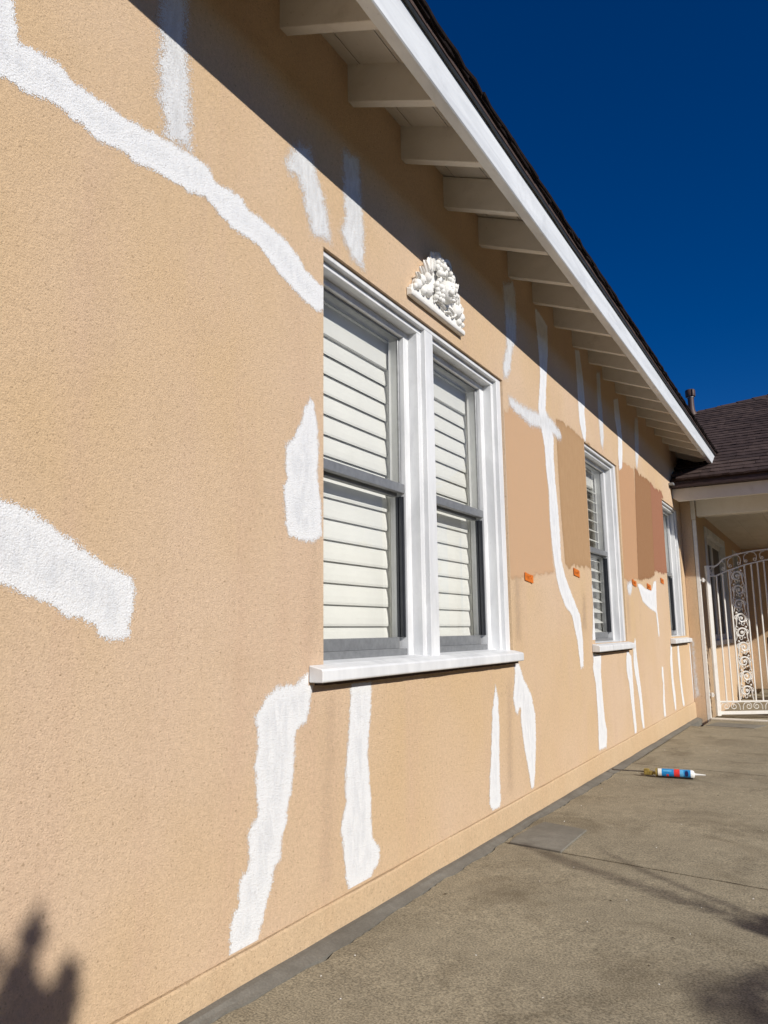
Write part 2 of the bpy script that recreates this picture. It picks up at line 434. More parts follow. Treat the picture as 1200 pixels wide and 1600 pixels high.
def tag(o, label=None, cat=None, group=None, kind=None):
    if label: o['label'] = label
    if cat: o['category'] = cat
    if group: o['group'] = group
    if kind: o['kind'] = kind
    return o
def thing(name, loc, label, cat, group=None):
    o = bpy.data.objects.new(name, None)
    o.empty_display_size = 0.1
    COL.objects.link(o)
    o.location = loc; ORG[o.name] = Vector(loc)
    return tag(o, label, cat, group)
def instance(src, name, loc, parent, rot=None, scale=None):
    """a copy that shares its mesh with src; loc in world metres"""
    o = src.copy(); o.name = name
    COL.objects.link(o)
    ORG[o.name] = Vector(loc)
    o.parent = parent
    o.location = Vector(loc) - (ORG[parent.name] if parent else Vector((0, 0, 0)))
    if rot is not None: o.rotation_euler = rot
    if scale is not None: o.scale = scale
    return o
STROKES = {'s1':[[0.686,2.179],[0.756,2.241],[0.772,2.196],[0.779,2.163],[0.792,2.127],[0.799,2.085],[0.835,2.095],[0.881,2.099],[0.905,2.096],[0.916,2.084],[0.96,2.082],[1.012,2.083],[1.059,2.085],[1.109,2.091],[1.161,2.101],[1.234,2.111],[1.293,2.115],[1.354,2.118],[1.371,2.087],[1.489,2.1],[1.502,2.077],[1.588,2.073],[1.68,2.064],[1.743,2.038],[1.78,2.012],[1.855,1.992],[1.934,1.995],[1.934,1.926],[1.855,1.887],[1.781,1.891],[1.696,1.916],[1.629,1.937],[1.552,1.977],[1.458,1.974],[1.391,1.991],[1.337,2.015],[1.287,1.997],[1.22,1.995],[1.157,1.99],[1.098,1.975],[1.073,1.989],[0.996,1.971],[0.958,1.982],[0.937,1.985],[0.888,1.991],[0.824,1.974],[0.782,1.973],[0.764,1.971],[0.703,1.955]],'s2':[[1.154,2.532],[1.258,2.62],[1.266,2.533],[1.265,2.431],[1.278,2.358],[1.288,2.241],[1.3,2.111],[1.235,2.096],[1.161,2.09],[1.177,2.138],[1.162,2.174],[1.143,2.192],[1.154,2.246],[1.143,2.285],[1.154,2.34],[1.142,2.41]],'s3':[[1.704,2.407],[1.743,2.435],[1.814,2.459],[1.83,2.422],[1.848,2.386],[1.885,2.329],[1.916,2.267],[1.937,2.184],[1.937,2.153],[1.897,2.144],[1.849,2.135],[1.796,2.128],[1.79,2.159],[1.761,2.21],[1.75,2.256],[1.733,2.284],[1.689,2.274],[1.668,2.291],[1.652,2.318],[1.678,2.355]],'s4':[[1.982,2.56],[2.045,2.582],[2.114,2.588],[2.122,2.54],[2.133,2.419],[2.148,2.318],[2.146,2.143],[2.095,2.145],[2.04,2.15],[2.025,2.174],[2.0,2.186],[1.98,2.208],[1.966,2.229],[1.994,2.308],[1.986,2.383],[1.982,2.454]],'s5':[[0.825,1.137],[0.859,1.129],[0.914,1.109],[0.953,1.086],[1.007,1.06],[1.064,1.032],[1.109,1.015],[1.148,1.002],[1.158,0.971],[1.159,0.922],[1.146,0.892],[1.151,0.868],[1.125,0.856],[1.096,0.854],[1.059,0.866],[1.051,0.883],[1.023,0.897],[0.977,0.905],[0.938,0.929],[0.895,0.942],[0.866,0.954],[0.837,0.961],[0.778,0.985],[0.764,1.157]],'s6':[[1.81,1.604],[1.827,1.59],[1.851,1.523],[1.858,1.442],[1.855,1.349],[1.872,1.261],[1.875,1.165],[1.822,1.136],[1.774,1.137],[1.703,1.144],[1.691,1.161],[1.681,1.216],[1.674,1.295],[1.692,1.321],[1.68,1.347],[1.682,1.424],[1.715,1.441],[1.761,1.512],[1.768,1.543]],'s7':[[1.797,0.763],[1.837,0.774],[1.827,0.714],[1.813,0.647],[1.798,0.61],[1.749,0.599],[1.743,0.523],[1.736,0.46],[1.717,0.401],[1.711,0.363],[1.692,0.329],[1.686,0.269],[1.661,0.26],[1.649,0.212],[1.62,0.155],[1.594,0.093],[1.476,0.091],[1.48,0.144],[1.489,0.195],[1.51,0.209],[1.514,0.263],[1.525,0.281],[1.547,0.29],[1.54,0.363],[1.556,0.392],[1.579,0.405],[1.572,0.473],[1.564,0.534],[1.575,0.578],[1.575,0.608],[1.559,0.663],[1.585,0.676],[1.609,0.709],[1.666,0.733],[1.741,0.732]],'s8':[[2.027,0.721],[2.163,0.718],[2.151,0.596],[2.131,0.486],[2.147,0.353],[2.153,0.233],[2.199,0.177],[2.202,0.14],[2.16,0.114],[2.133,0.097],[2.013,0.094],[1.989,0.134],[1.981,0.195],[1.965,0.275],[1.966,0.309],[1.99,0.347],[1.991,0.452],[2.009,0.565],[2.018,0.655]],'s9':[[3.218,0.64],[3.247,0.578],[3.252,0.447],[3.238,0.306],[3.238,0.129],[3.218,0.097],[3.133,0.099],[3.098,0.143],[3.114,0.25],[3.141,0.371],[3.165,0.52]],'s10':[[3.469,0.718],[3.53,0.716],[3.583,0.639],[3.68,0.56],[3.732,0.453],[3.724,0.323],[3.696,0.183],[3.663,0.097],[3.621,0.105],[3.591,0.2],[3.544,0.317],[3.517,0.432],[3.517,0.502],[3.48,0.463],[3.451,0.487],[3.423,0.551],[3.452,0.632]],'s11':[[3.503,2.691],[3.665,2.773],[3.713,2.724],[3.716,2.588],[3.695,2.405],[3.635,2.345],[3.586,2.212],[3.529,2.144],[3.457,2.135],[3.457,2.236],[3.516,2.331],[3.518,2.513],[3.498,2.636]],'s12':[[4.022,2.747],[4.105,2.742],[4.252,2.714],[4.238,2.558],[4.212,2.446],[4.167,2.286],[4.138,2.146],[4.265,2.014],[4.246,1.891],[4.254,1.733],[4.28,1.578],[4.291,1.442],[4.289,1.327],[4.296,1.266],[4.351,1.186],[4.426,1.117],[4.535,1.025],[4.617,0.963],[4.651,0.806],[4.632,0.637],[4.562,0.633],[4.525,0.789],[4.437,0.953],[4.319,1.0],[4.232,1.078],[4.18,1.156],[4.147,1.255],[4.118,1.373],[4.106,1.503],[4.114,1.658],[4.084,1.776],[4.074,1.92],[4.039,1.995],[3.995,2.12],[4.056,2.343],[4.052,2.453],[4.039,2.564],[4.021,2.674]],'s12b':[[3.515,2.076],[3.579,2.089],[3.721,2.084],[3.861,2.095],[3.994,2.109],[4.138,2.146],[4.265,2.123],[4.397,2.094],[4.436,2.052],[4.419,2.015],[4.347,1.999],[4.264,2.009],[4.069,1.992],[3.963,1.988],[3.844,1.965],[3.79,1.978],[3.696,1.984],[3.581,1.994],[3.521,2.017]],'s13':[[4.824,2.753],[4.94,2.783],[4.995,2.621],[5.013,2.423],[4.987,2.349],[5.002,2.219],[4.965,2.12],[4.902,2.147],[4.839,2.246],[4.832,2.359],[4.833,2.506],[4.825,2.67]],'s14':[[5.36,2.767],[5.499,2.8],[5.489,2.603],[5.502,2.424],[5.495,2.278],[5.441,2.159],[5.364,2.196],[5.35,2.334],[5.336,2.508]],'s15':[[5.861,2.676],[6.029,2.731],[6.058,2.599],[6.087,2.409],[6.065,2.267],[6.016,2.141],[5.905,2.102],[5.901,2.234],[5.937,2.376],[5.863,2.531]],'s16':[[6.621,2.719],[6.774,2.756],[6.768,2.581],[6.712,2.397],[6.621,2.252],[6.546,2.218],[6.534,2.361],[6.561,2.577]],'s17':[[4.911,1.164],[4.964,1.174],[4.943,1.05],[4.954,0.898],[4.952,0.8],[4.935,0.718],[5.057,0.706],[5.023,0.594],[5.029,0.518],[5.036,0.421],[5.051,0.293],[5.092,0.214],[5.059,0.111],[4.867,0.115],[4.865,0.169],[4.882,0.31],[4.878,0.419],[4.874,0.528],[4.854,0.566],[4.827,0.633],[4.85,0.676],[4.841,0.765],[4.883,0.898],[4.921,1.05]],'s18':[[5.773,0.711],[5.812,0.715],[5.914,0.671],[5.918,0.548],[5.919,0.418],[5.921,0.289],[5.941,0.159],[5.934,0.096],[5.865,0.1],[5.84,0.212],[5.815,0.324],[5.781,0.47],[5.731,0.558],[5.735,0.642]],'s19':[[5.989,0.726],[6.074,0.809],[6.104,0.773],[6.096,0.719],[6.108,0.646],[6.137,0.537],[6.179,0.4],[6.207,0.219],[6.212,0.101],[6.148,0.1],[6.111,0.184],[6.091,0.318],[6.044,0.436],[5.991,0.527],[5.969,0.616]],'s20':[[7.052,0.542],[7.126,0.538],[7.123,0.385],[7.098,0.234],[7.103,0.103],[7.005,0.103],[7.004,0.242],[7.059,0.389],[7.026,0.472]],'s21':[[7.557,0.743],[7.639,0.736],[7.6,0.594],[7.585,0.409],[7.628,0.244],[7.621,0.11],[7.553,0.111],[7.508,0.221],[7.475,0.362],[7.464,0.555]],'s22':[[7.911,0.731],[7.99,0.729],[8.013,0.579],[7.995,0.386],[8.053,0.212],[8.095,0.106],[7.986,0.109],[7.932,0.243],[7.902,0.402],[7.881,0.584]],'s23':[[8.685,0.729],[8.76,0.721],[8.781,0.652],[8.709,0.456],[8.741,0.281],[8.749,0.121],[8.663,0.126],[8.641,0.288],[8.632,0.508],[8.626,0.656]],'s24':[[5.927,1.236],[6.082,1.258],[6.128,1.205],[6.042,1.119],[5.951,1.116],[5.9,1.181]],'s25':[[6.265,1.242],[6.428,1.24],[6.591,1.211],[6.844,1.207],[6.964,1.29],[7.079,1.304],[7.041,1.152],[7.022,1.011],[7.033,1.046],[7.061,0.901],[7.06,0.798],[7.011,0.792],[6.993,0.86],[6.966,1.004],[6.868,1.018],[6.678,1.039],[6.456,1.073],[6.712,1.036],[6.448,1.089],[6.37,1.158]]}
SWATCHES = {'a':[[3.467,1.978],[3.581,2.042],[3.827,2.07],[4.074,2.076],[4.095,1.909],[4.108,1.61],[4.121,1.317],[4.149,1.198],[3.912,1.159],[3.662,1.135],[3.48,1.119],[3.313,1.11],[3.397,1.96]],'b':[[4.322,2.156],[4.476,2.161],[4.652,2.161],[4.823,2.148],[5.087,2.152],[5.121,1.316],[4.95,1.265],[4.727,1.271],[4.491,1.255],[4.362,1.253],[4.327,1.565],[4.315,1.876]],'c':[[5.885,2.2],[6.101,2.21],[6.451,2.221],[6.436,1.843],[6.36,1.273],[6.052,1.242],[5.842,1.25],[5.877,1.769]],'d':[[6.483,2.25],[6.701,2.221],[6.916,2.23],[7.14,2.226],[7.093,1.752],[7.036,1.338],[6.718,1.292],[6.334,1.267],[6.411,1.84]],'e':[[7.109,2.221],[7.401,2.207],[7.661,2.223],[7.743,2.178],[7.754,1.424],[7.442,1.38],[7.021,1.378],[7.064,1.748]]}

# ------------------------------------------------------------------ the ground
def gz(y): return 0.03 - 0.012 * y
ground = MB()
ground.add([(-300, -300, -0.32), (300, -300, -0.32), (300, 300, -0.32), (-300, 300, -0.32)], [(0, 1, 2, 3)])
tag(ground.build('ground', 'ground', org=(0, 0, -0.32)), 'bare yard soil around the house', kind='structure')

STRIP = [(-4, .08), (0.2, .08), (1.0, .074), (1.38, .072), (1.48, .077), (1.53, .086), (1.82, .097), (1.88, .108), (2.05, .095), (2.28, .082), (2.62, .085), (3.0, .076), (3.6, .067), (4.13, .084), (4.86, .091), (6, .088), (7.2, .085), (8.2, .08), (8.69, .08)]
def strip_x(y):
    for (a, xa), (b, xb) in zip(STRIP, STRIP[1:]):
        if a <= y <= b: return 0.74 * (xa + (xb - xa) * (y - a) / (b - a))
    return .06
def wob(y, s, seed): return (mnoise.noise(Vector((y * s, seed, 0.3)))) 
def crack_edge(y): return strip_x(y) + 0.011 * wob(y, 7, 1.0) + 0.007 * wob(y, 29, 4.0)
def crack_gap(y): return 0.0045 + 0.010 * max(0, wob(y, 6, 9.0)) + 0.006 * max(0, wob(y, 23, 12.0))

pavement = MB()
pavement.add([(-0.5, -8, gz(-8) - 0.09), (3.19, -8, gz(-8) - 0.09), (3.19, 16, gz(16) - 0.09), (-0.5, 16, gz(16) - 0.09)], [(0, 1, 2, 3)])
pavement = pavement.build('pavement', 'gap', org=(0, 0, 0))
tag(pavement, 'concrete paving along the stucco wall', kind='structure')

def slab(name, x1, ya, yb, mat='concrete', x0=None, lift=0.0, skew=-0.125, ya_fix=None):
    """slab from the crack beside the wall to x1, between two slightly skewed joints"""
    pts = []
    n = max(4, int((yb - ya) / 0.02))
    for i in range(n + 1):
        y = ya + (yb - ya) * i / n
        x = crack_edge(y) + crack_gap(y) if x0 is None else x0
        pts.append((x, y))
    m = 60
    for i in range(m + 1):
        x = pts[n][0] + (x1 - pts[n][0]) * i / m
        pts.append((x, yb + skew * x + 0.004 * wob(x, 14, yb)) if i else (pts[n][0], yb + skew * pts[n][0]))
    for i in range(m, -1, -1):
        x = pts[0][0] + (x1 - pts[0][0]) * i / m
        pts.append((x, ya + skew * x + 0.012 + 0.006 * wob(x, 14, ya)))
    pts = [p for i, p in enumerate(pts) if i == 0 or (Vector(p) - Vector(pts[i - 1])).length > 1e-5]
    b = MB()
    b.prism([(u, v) for u, v in pts], lambda u, v, w: (u, v, gz(v) + lift + w), -0.08, 0.0)
    return b.build(name, mat, pavement, org=(0.5, (ya + yb) / 2, 0))
# small dip at the skewed ends: slabs overlap nothing because the joints share the skew
JOINTS = [-6.0, 0.4, 3.10, 5.42, 7.95]
for a, b_ in zip(JOINTS, JOINTS[1:]): slab('concrete_slab', 3.2, a, b_)
slab('concrete_slab', 3.2, 7.95, 14.19, x0=0.17)
# mortar fillet strip against the wall
st = MB(); n = 420; vs = []; fs = []
for i in range(n + 1):
    y = -4 + (8.69 + 4) * i / n
    xe = crack_edge(y)
    z = gz(y)
    vs += [(0.0, y, z + 0.012 + 0.003 * wob(y, 5, 2)), (0.03, y, z + 0.010 + 0.002 * wob(y, 5, 2)), (xe * 0.8, y, z + 0.004), (xe, y, z + 0.001), (xe, y, z - 0.06)]
for i in range(n):
    for j in range(4): fs.append((i * 5 + j, (i + 1) * 5 + j, (i + 1) * 5 + j + 1, i * 5 + j + 1))
st.add(vs, fs, False)
st.build('mortar_strip', 'mortar', pavement, org=(0, 0, 0))
# smooth cement patch
pp = MB()
pp.prism([(0.088, 3.10), (0.20, 3.083), (0.318, 3.066), (0.314, 3.25), (0.312, 3.455), (0.20, 3.485), (0.100, 3.508), (0.085, 3.40), (0.078, 3.2)], lambda u, v, w: (u, v, gz(v) + w), -0.02, 0.006)
pp.build('cement_patch', 'patch', pavement, bevel=0.002, org=(0.2, 3.3, 0))
pp = MB()
pp.prism([(0.19, 8.02), (0.62, 7.97), (0.70, 8.28), (0.25, 8.36)], lambda u, v, w: (u, v, gz(v) + w), -0.02, 0.004)
pp.build('cement_patch', 'patch', pavement, bevel=0.001, org=(0.4, 8.1, 0))

# ------------------------------------------------------------------ the house
house = thing('stucco_house', (0, 3, 0), 'peach stucco house with white patched cracks, white eaves and three windows', 'house')
OPEN = [(1.88, 3.455, .775, 2.13), (4.93, 5.83, .78, 2.13), (7.65, 8.53, .79, 2.135)]
SILLS = [(1.805, 3.462), (4.843, 5.848), (7.565, 8.535)]

def wall_holes(b, x, back, y0, y1, z0, z1, holes):
    ys = sorted({y0, y1, *[h[0] for h in holes], *[h[1] for h in holes]})
    zs = sorted({z0, z1, *[h[2] for h in holes], *[h[3] for h in holes]})
    def inside(y, z): return any(h[0] < y < h[1] and h[2] < z < h[3] for h in holes)
    for i in range(len(ys) - 1):
        for j in range(len(zs) - 1):
            if inside((ys[i] + ys[i + 1]) / 2, (zs[j] + zs[j + 1]) / 2): continue
            a, c, d, e = ys[i], ys[i + 1], zs[j], zs[j + 1]
            b.add([(x, a, d), (x, c, d), (x, c, e), (x, a, e)], [(0, 1, 2, 3)])
            b.add([(back, a, d), (back, c, d), (back, c, e), (back, a, e)], [(3, 2, 1, 0)])
    for (a, c, d, e) in holes + [(y0, y1, z0, z1)]:
        b.add([(x, a, d), (x, c, d), (back, c, d), (back, a, d)], [(0, 1, 2, 3)])
        b.add([(x, a, e), (x, c, e), (back, c, e), (back, a, e)], [(0, 1, 2, 3)])
        b.add([(x, a, d), (x, a, e), (back, a, e), (back, a, d)], [(0, 1, 2, 3)])
        b.add([(x, c, d), (x, c, e), (back, c, e), (back, c, d)], [(0, 1, 2, 3)])
w = MB()
wall_holes(w, 0.0, -0.15, -4.0, 9.9, 0.0965, 2.935, OPEN)
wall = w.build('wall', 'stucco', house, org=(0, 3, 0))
# base course: a slightly proud band with an uneven top edge
pl = MB(); vs = []; fs = []; n = 520
for i in range(n + 1):
    y = -4 + (8.699 + 4) * i / n
    zt = 0.094 + 0.0022 * wob(y, 3.3, 7) + 0.0016 * wob(y, 13, 8)
    xo = 0.009 + 0.003 * wob(y, 2.1, 5)
    vs += [(-0.02, y, zt), (xo - 0.004, y, zt), (xo, y, zt - 0.005), (xo + 0.004, y, 0.0), (xo + 0.004, y, -0.15)]
for i in range(n):
    for j in range(4): fs.append((i * 5 + j, (i + 1) * 5 + j, (i + 1) * 5 + j + 1, i * 5 + j + 1))
pl.add(vs, fs)
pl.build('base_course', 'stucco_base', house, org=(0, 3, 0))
# the rest of the shell, so that the rooms are dark
for bx in ((-5.2, -5.0, -4, 14, -0.2, 2.9), (-5.0, -0.151, -4, -3.8, -0.2, 2.9), (-5.0, -0.15, 14, 14.2, -0.2, 2.9), (-5.0, -0.151, -3.8, 14, -0.25, -0.05), (-5.0, -0.151, -3.8, 14, 2.60, 2.70)):
    q = MB(); q.box(*bx); q.build('inner_wall', 'interior', house)

# --- paint on the wall
def sdf(px, py, poly):
    d = 1e9; ins = False; n = len(poly)
    for i in range(n):
        ax, ay = poly[i]; bx, by = poly[(i + 1) % n]
        ex, ey = bx - ax, by - ay
        wx, wy = px - ax, py - ay
        L = ex * ex + ey * ey
        t = 0 if L == 0 else max(0, min(1, (wx * ex + wy * ey) / L))
        dx, dy = wx - ex * t, wy - ey * t
        d = min(d, dx * dx + dy * dy)
        if (ay > py) != (by > py) and px < ax + (py - ay) * ex / ey: ins = not ins
    d = math.sqrt(d)
    return d if ins else -d
def decal(name, poly, mat, parent, off, label=None, cell=0.011, margin=0.020, to=None, clip=None):
    y0 = min(p[0] for p in poly) - margin; y1 = max(p[0] for p in poly) + margin
    z0 = min(p[1] for p in poly) - margin; z1 = max(p[1] for p in poly) + margin
    ny = max(3, int((y1 - y0) / cell)); nz = max(3, int((z1 - z0) / cell))
    D = {}; vs = []; ed = []; fs = []; idx = {}
    for i in range(ny + 1):
        for j in range(nz + 1):
            a = y0 + (y1 - y0) * i / ny; c = z0 + (z1 - z0) * j / nz
            D[i, j] = (a, c, sdf(a, c, poly))
    def vid(k):
        if k not in idx:
            idx[k] = len(vs); a, c, d = D[k]
            vs.append(to(a, c) if to else (off, a, c)); ed.append(d)
        return idx[k]
    for i in range(ny):
        for j in range(nz):
            ks = [(i, j), (i + 1, j), (i + 1, j + 1), (i, j + 1)]
            if max(D[k][2] for k in ks) < -margin: continue
            ca = sum(D[k][0] for k in ks) / 4; cc = sum(D[k][1] for k in ks) / 4
            if clip and not clip(ca, cc): continue
            fs.append([vid(k) for k in ks])
    org = Vector(vs[len(vs) // 2])
    me = bpy.data.meshes.new(name)
    me.from_pydata([Vector(p) - org for p in vs], [], fs)
    at = me.attributes.new('edge', 'FLOAT', 'POINT')
    at.data.foreach_set('value', ed)
    me.materials.append(MAT[mat])
    o = bpy.data.objects.new(name, me); COL.objects.link(o)
    o.parent = parent; o.location = org - ORG[parent.name]; ORG[o.name] = org
    if label: o['label'] = label
    return o
def on_wall(y, z):
    if z < 0.1 or z > 2.93 or y > 8.69: return False
    for (a, b, c, d), (sa, sb) in zip(OPEN, SILLS):
        if a - 0.003 < y < b + 0.003 and c - 0.06 < z < d + 0.003: return False
        if sa - 0.003 < y < sb + 0.003 and 0.715 < z < 0.80: return False
    return True
STAINS = [[(3.47, .80), (3.60, .78), (3.62, 1.12), (3.56, 1.20), (3.47, 1.17)], [(1.765, .80), (1.87, .79), (1.87, 1.18), (1.80, 1.15)],
          [(1.83, .12), (1.95, .12), (1.97, .70), (1.86, .70)], [(5.86, .82), (5.97, .82), (5.97, 1.12), (5.86, 1.15)],
          [(3.28, .12), (3.42, .12), (3.45, .66), (3.34, .68)], [(4.60, .85), (4.78, .82), (4.80, 1.10), (4.68, 1.13)]]
for q in STAINS: decal('weather_stain', q, 'stain', wall, 0.0003, 'faint weather stain', 0.016, 0.03, clip=on_wall)
def ragged(poly, seed):
    """roller sides stay straight, tops and bottoms end in uneven brush strokes"""
    rq = random.Random(seed); out = []
    n = len(poly)
    for i in range(n):
        (a, c), (d, e) = poly[i], poly[(i + 1) % n]
        out.append((a, c))
        if abs(d - a) > 0.6 * abs(e - c):
            m = int(abs(d - a) / 0.028)
            for j in range(1, m):
                t = j / m
                out.append((a + (d - a) * t, c + (e - c) * t + rq.uniform(-0.022, 0.010) * (1.4 if rq.random() > .7 else 0.6)))
    return out
for kk, lab in (('a', 'peach paint sample'), ('b', 'tan paint sample'), ('c', 'apricot paint sample'), ('d', 'brown paint sample'), ('e', 'dusty rose paint sample')):
    decal('paint_sample', ragged(SWATCHES[kk], ord(kk)), 'sw_' + kk, wall, {'a': .0005, 'b': .0006, 'c': .0005, 'd': .0007, 'e': .0006}[kk], lab, 0.016, 0.012, clip=on_wall)
DRY = {'s2', 's4', 's11', 's12b', 's14', 's16', 's24', 's3'}
for i, (kk, poly) in enumerate(STROKES.items()):
    decal('primer_stroke', poly, 'primer_dry' if kk in DRY else 'primer', wall, 0.0009 + 0.00003 * i, None, 0.011 if poly[0][0] < 3 else 0.014, 0.022, clip=on_wall)

# --- windows
def prism_y(b, prof, y0, y1): return b.prism(prof, lambda u, v, w: (u, w, v), y0, y1)
def window(y0, y1, zs, zh, units, sill, tilt, pitch, label, light=True):
    """units: list of (ya, yb) clear openings between tracks"""
    c = MB()
    D = -0.148
    # head steps and right jamb steps (brickmould), left side is lapped by the stucco
    c.box(D, -0.012, y0, y1 - 0.055, zh - 0.021, zh - 0.002)
    c.box(D, -0.012, y1 - 0.055, y1 - 0.002, zs, zh - 0.002)
    c.box(D, -0.032, y0, y1 - 0.055, zh - 0.042, zh - 0.021)
    c.box(D, -0.032, y1 - 0.080, y1 - 0.055, zs, zh - 0.042)
    c.box(D, -0.074, y0, y1 - 0.080, zh - 0.066, zh - 0.042)
    c.box(D, -0.074, y1 - 0.122, y1 - 0.080, zs, zh - 0.066)
    c.box(D, -0.034, y0 + 0.001, y0 + 0.030, zs, zh - 0.066)
    c.box(D, -0.076, y0 + 0.030, units[0][0], zs, zh - 0.066)
    for (a, b) in zip(units, units[1:]):            # mullion between two units
        ma, mb = a[1], b[0]
        c.box(D, -0.012, ma + 0.073, mb - 0.070, zs, zh - 0.021)
        c.box(D, -0.032, ma + 0.040, ma + 0.073, zs, zh - 0.042)
        c.box(D, -0.032, mb - 0.070, mb - 0.040, zs, zh - 0.042)
        c.box(D, -0.074, ma, ma + 0.040, zs, zh - 0.066)
        c.box(D, -0.074, mb - 0.040, mb, zs, zh - 0.066)
    win = c.build('window', 'trim', house, bevel=0.0018, org=(-0.05, (y0 + y1) / 2, zs))
    tag(win, label)
    s = MB()
    prism_y(s, [(-0.148, 0.727), (0.050, 0.727), (0.052, 0.733), (0.052, 0.760), (0.048, 0.766), (0.0, 0.777), (-0.09, zs + 0.006), (-0.148, zs + 0.006)], sill[0], sill[1])
    # the sill behind the stucco face is only as wide as the opening
    s = MB()
    prism_y(s, [(0.0006, 0.727), (0.050, 0.727), (0.052, 0.733), (0.052, 0.760), (0.048, 0.766), (0.0006, 0.777)], sill[0], sill[1])
    prism_y(s, [(-0.148, 0.74), (0.0006, 0.74), (0.0006, 0.7765), (-0.07, zs + 0.008), (-0.148, zs + 0.008)], y0 + 0.002, y1 - 0.002)
    s.build('sill', 'trim', win, bevel=0.0025)
    g = MB()
    n = 40
    for i in range(n):
        a = sill[0] + 0.03 + (sill[1] - sill[0] - 0.05) * i / n; b_ = sill[0] + 0.03 + (sill[1] - sill[0] - 0.05) * (i + 1) / n
        g.box(0.0005, 0.030, a, b_ + 0.0004, 0.716 + 0.003 * wob(a, 12, 3), 0.7268)
    g.build('sill_gap', 'gap', win)
    hz = zh - 0.066
    mid = 1.43
    for (ya, yb) in units:
        def part(name, mat, bev, *bx):
            q = MB(); q.box(*bx); return q.build(name, mat, win, bevel=bev)
        part('frame_member', 'alu', .0015, -0.140, -0.080, ya, yb, zs + 0.008, 0.808)      # fixed grey frame
        part('frame_member', 'alu', .0015, -0.140, -0.092, ya, yb, hz - 0.010, hz)
        part('meeting_rail', 'alu', .0015, -0.104, -0.080, ya, yb, mid - 0.018, mid + 0.018)  # upper sash, outer plane
        part('sash_stile', 'alu', .0015, -0.104, -0.094, ya, ya + 0.012, mid + 0.018, hz - 0.010)
        part('sash_stile', 'alu', .0015, -0.104, -0.094, yb - 0.012, yb, mid + 0.018, hz - 0.010)
        part('bottom_rail', 'alu', .0015, -0.134, -0.108, ya + 0.010, yb - 0.010, 0.808, 0.850)  # lower sash, inner plane
        part('sash_top_rail', 'alu', .0015, -0.134, -0.110, ya + 0.010, yb - 0.010, mid - 0.030, mid - 0.002)
        q = MB(); q.prism([(-0.116, yb - 0.0005), (-0.084, yb - 0.0005), (-0.084, yb - 0.008), (-0.090, yb - 0.008), (-0.090, yb - 0.014), (-0.100, yb - 0.014), (-0.100, yb - 0.008), (-0.106, yb - 0.008), (-0.106, yb - 0.013), (-0.116, yb - 0.013)], lambda u, v, w: (u, v, w), 0.851, mid - 0.031)
        q.build('side_track', 'track', win)
        part('side_track', 'track', 0, -0.116, -0.084, ya + 0.0005, ya + 0.008, 0.851, mid - 0.031)
        for (x_, za, zb, e_) in ((-0.099, mid, hz - 0.01, .012), (-0.121, 0.84, mid - 0.015, .022)):
            gl = MB(); gl.add([(x_, ya + 0.012, za), (x_, yb - e_, za), (x_, yb - e_, zb), (x_, ya + 0.012, zb)], [(0, 1, 2, 3)])
            gl.build('glass_pane', 'glass', win)
        # inner jamb lining and shutter frame
        part('jamb_lining', 'shutter', 0, -0.235, -0.1485, yb + 0.046, yb + 0.095, 0.80, hz - 0.006)
        part('jamb_lining', 'shutter', 0, -0.235, -0.1485, ya - 0.095, ya - 0.046, 0.80, hz - 0.006)
        part('jamb_lining', 'shutter', 0, -0.235, -0.1485, ya - 0.095, yb + 0.095, hz - 0.006, hz + 0.04)
        part('jamb_lining', 'shutter', 0, -0.235, -0.1485, ya - 0.095, yb + 0.095, 0.74, 0.80)
        part('shutter_stile', 'shutter', .001, -0.190, -0.160, yb + 0.0185, yb + 0.0455, 0.80, hz - 0.007)
        part('shutter_stile', 'shutter', .001, -0.190, -0.160, ya - 0.0455, ya - 0.0185, 0.80, hz - 0.007)
        part('shutter_rail', 'shutter', .001, -0.190, -0.160, ya - 0.0185, yb + 0.0185, hz - 0.118, hz - 0.007)
        part('shutter_rail', 'shutter', .001, -0.190, -0.160, ya - 0.0185, yb + 0.0185, 0.80, 0.832)
        # louvres: bottom edge towards the outside
        la, lb = ya - 0.0175, yb + 0.0175
        prof = []
        for i in range(10):
            t = 2 * math.pi * i / 10
            u, v = 0.0435 * math.cos(t), 0.0055 * math.sin(t)
            ca, sa = math.cos(tilt), math.sin(tilt)
            prof.append((-u * ca * -1 + v * sa * 1.0 - 0.0, -u * sa * 1.0 + v * ca))
        # (x, z): long axis points out (+x) and down (-z)
        src = None; z = 0.86
        while z < hz - 0.135:
            if src is None:
                L = MB()
                prism_y(L, [(-0.176 + a, z + b) for a, b in prof], la, lb)
                src = L.build('louvre', 'shutter', win, org=(-0.176, (la + lb) / 2, z))
            else:
                o = instance(src, 'louvre', (-0.176, (la + lb) / 2, z), win)
            z += pitch
    return win
window(1.88, 3.455, .775, 2.13, [(1.985, 2.551), (2.765, 3.333)], SILLS[0], R(80), 0.0755, 'wide double window with closed white shutters')
window(4.93, 5.83, .78, 2.13, [(5.035, 5.708)], SILLS[1], R(27), 0.0755, 'narrow window with half open white shutters')
window(7.65, 8.53, .79, 2.135, [(7.755, 8.408)], SILLS[2], R(60), 0.0755, 'far window beside the porch')

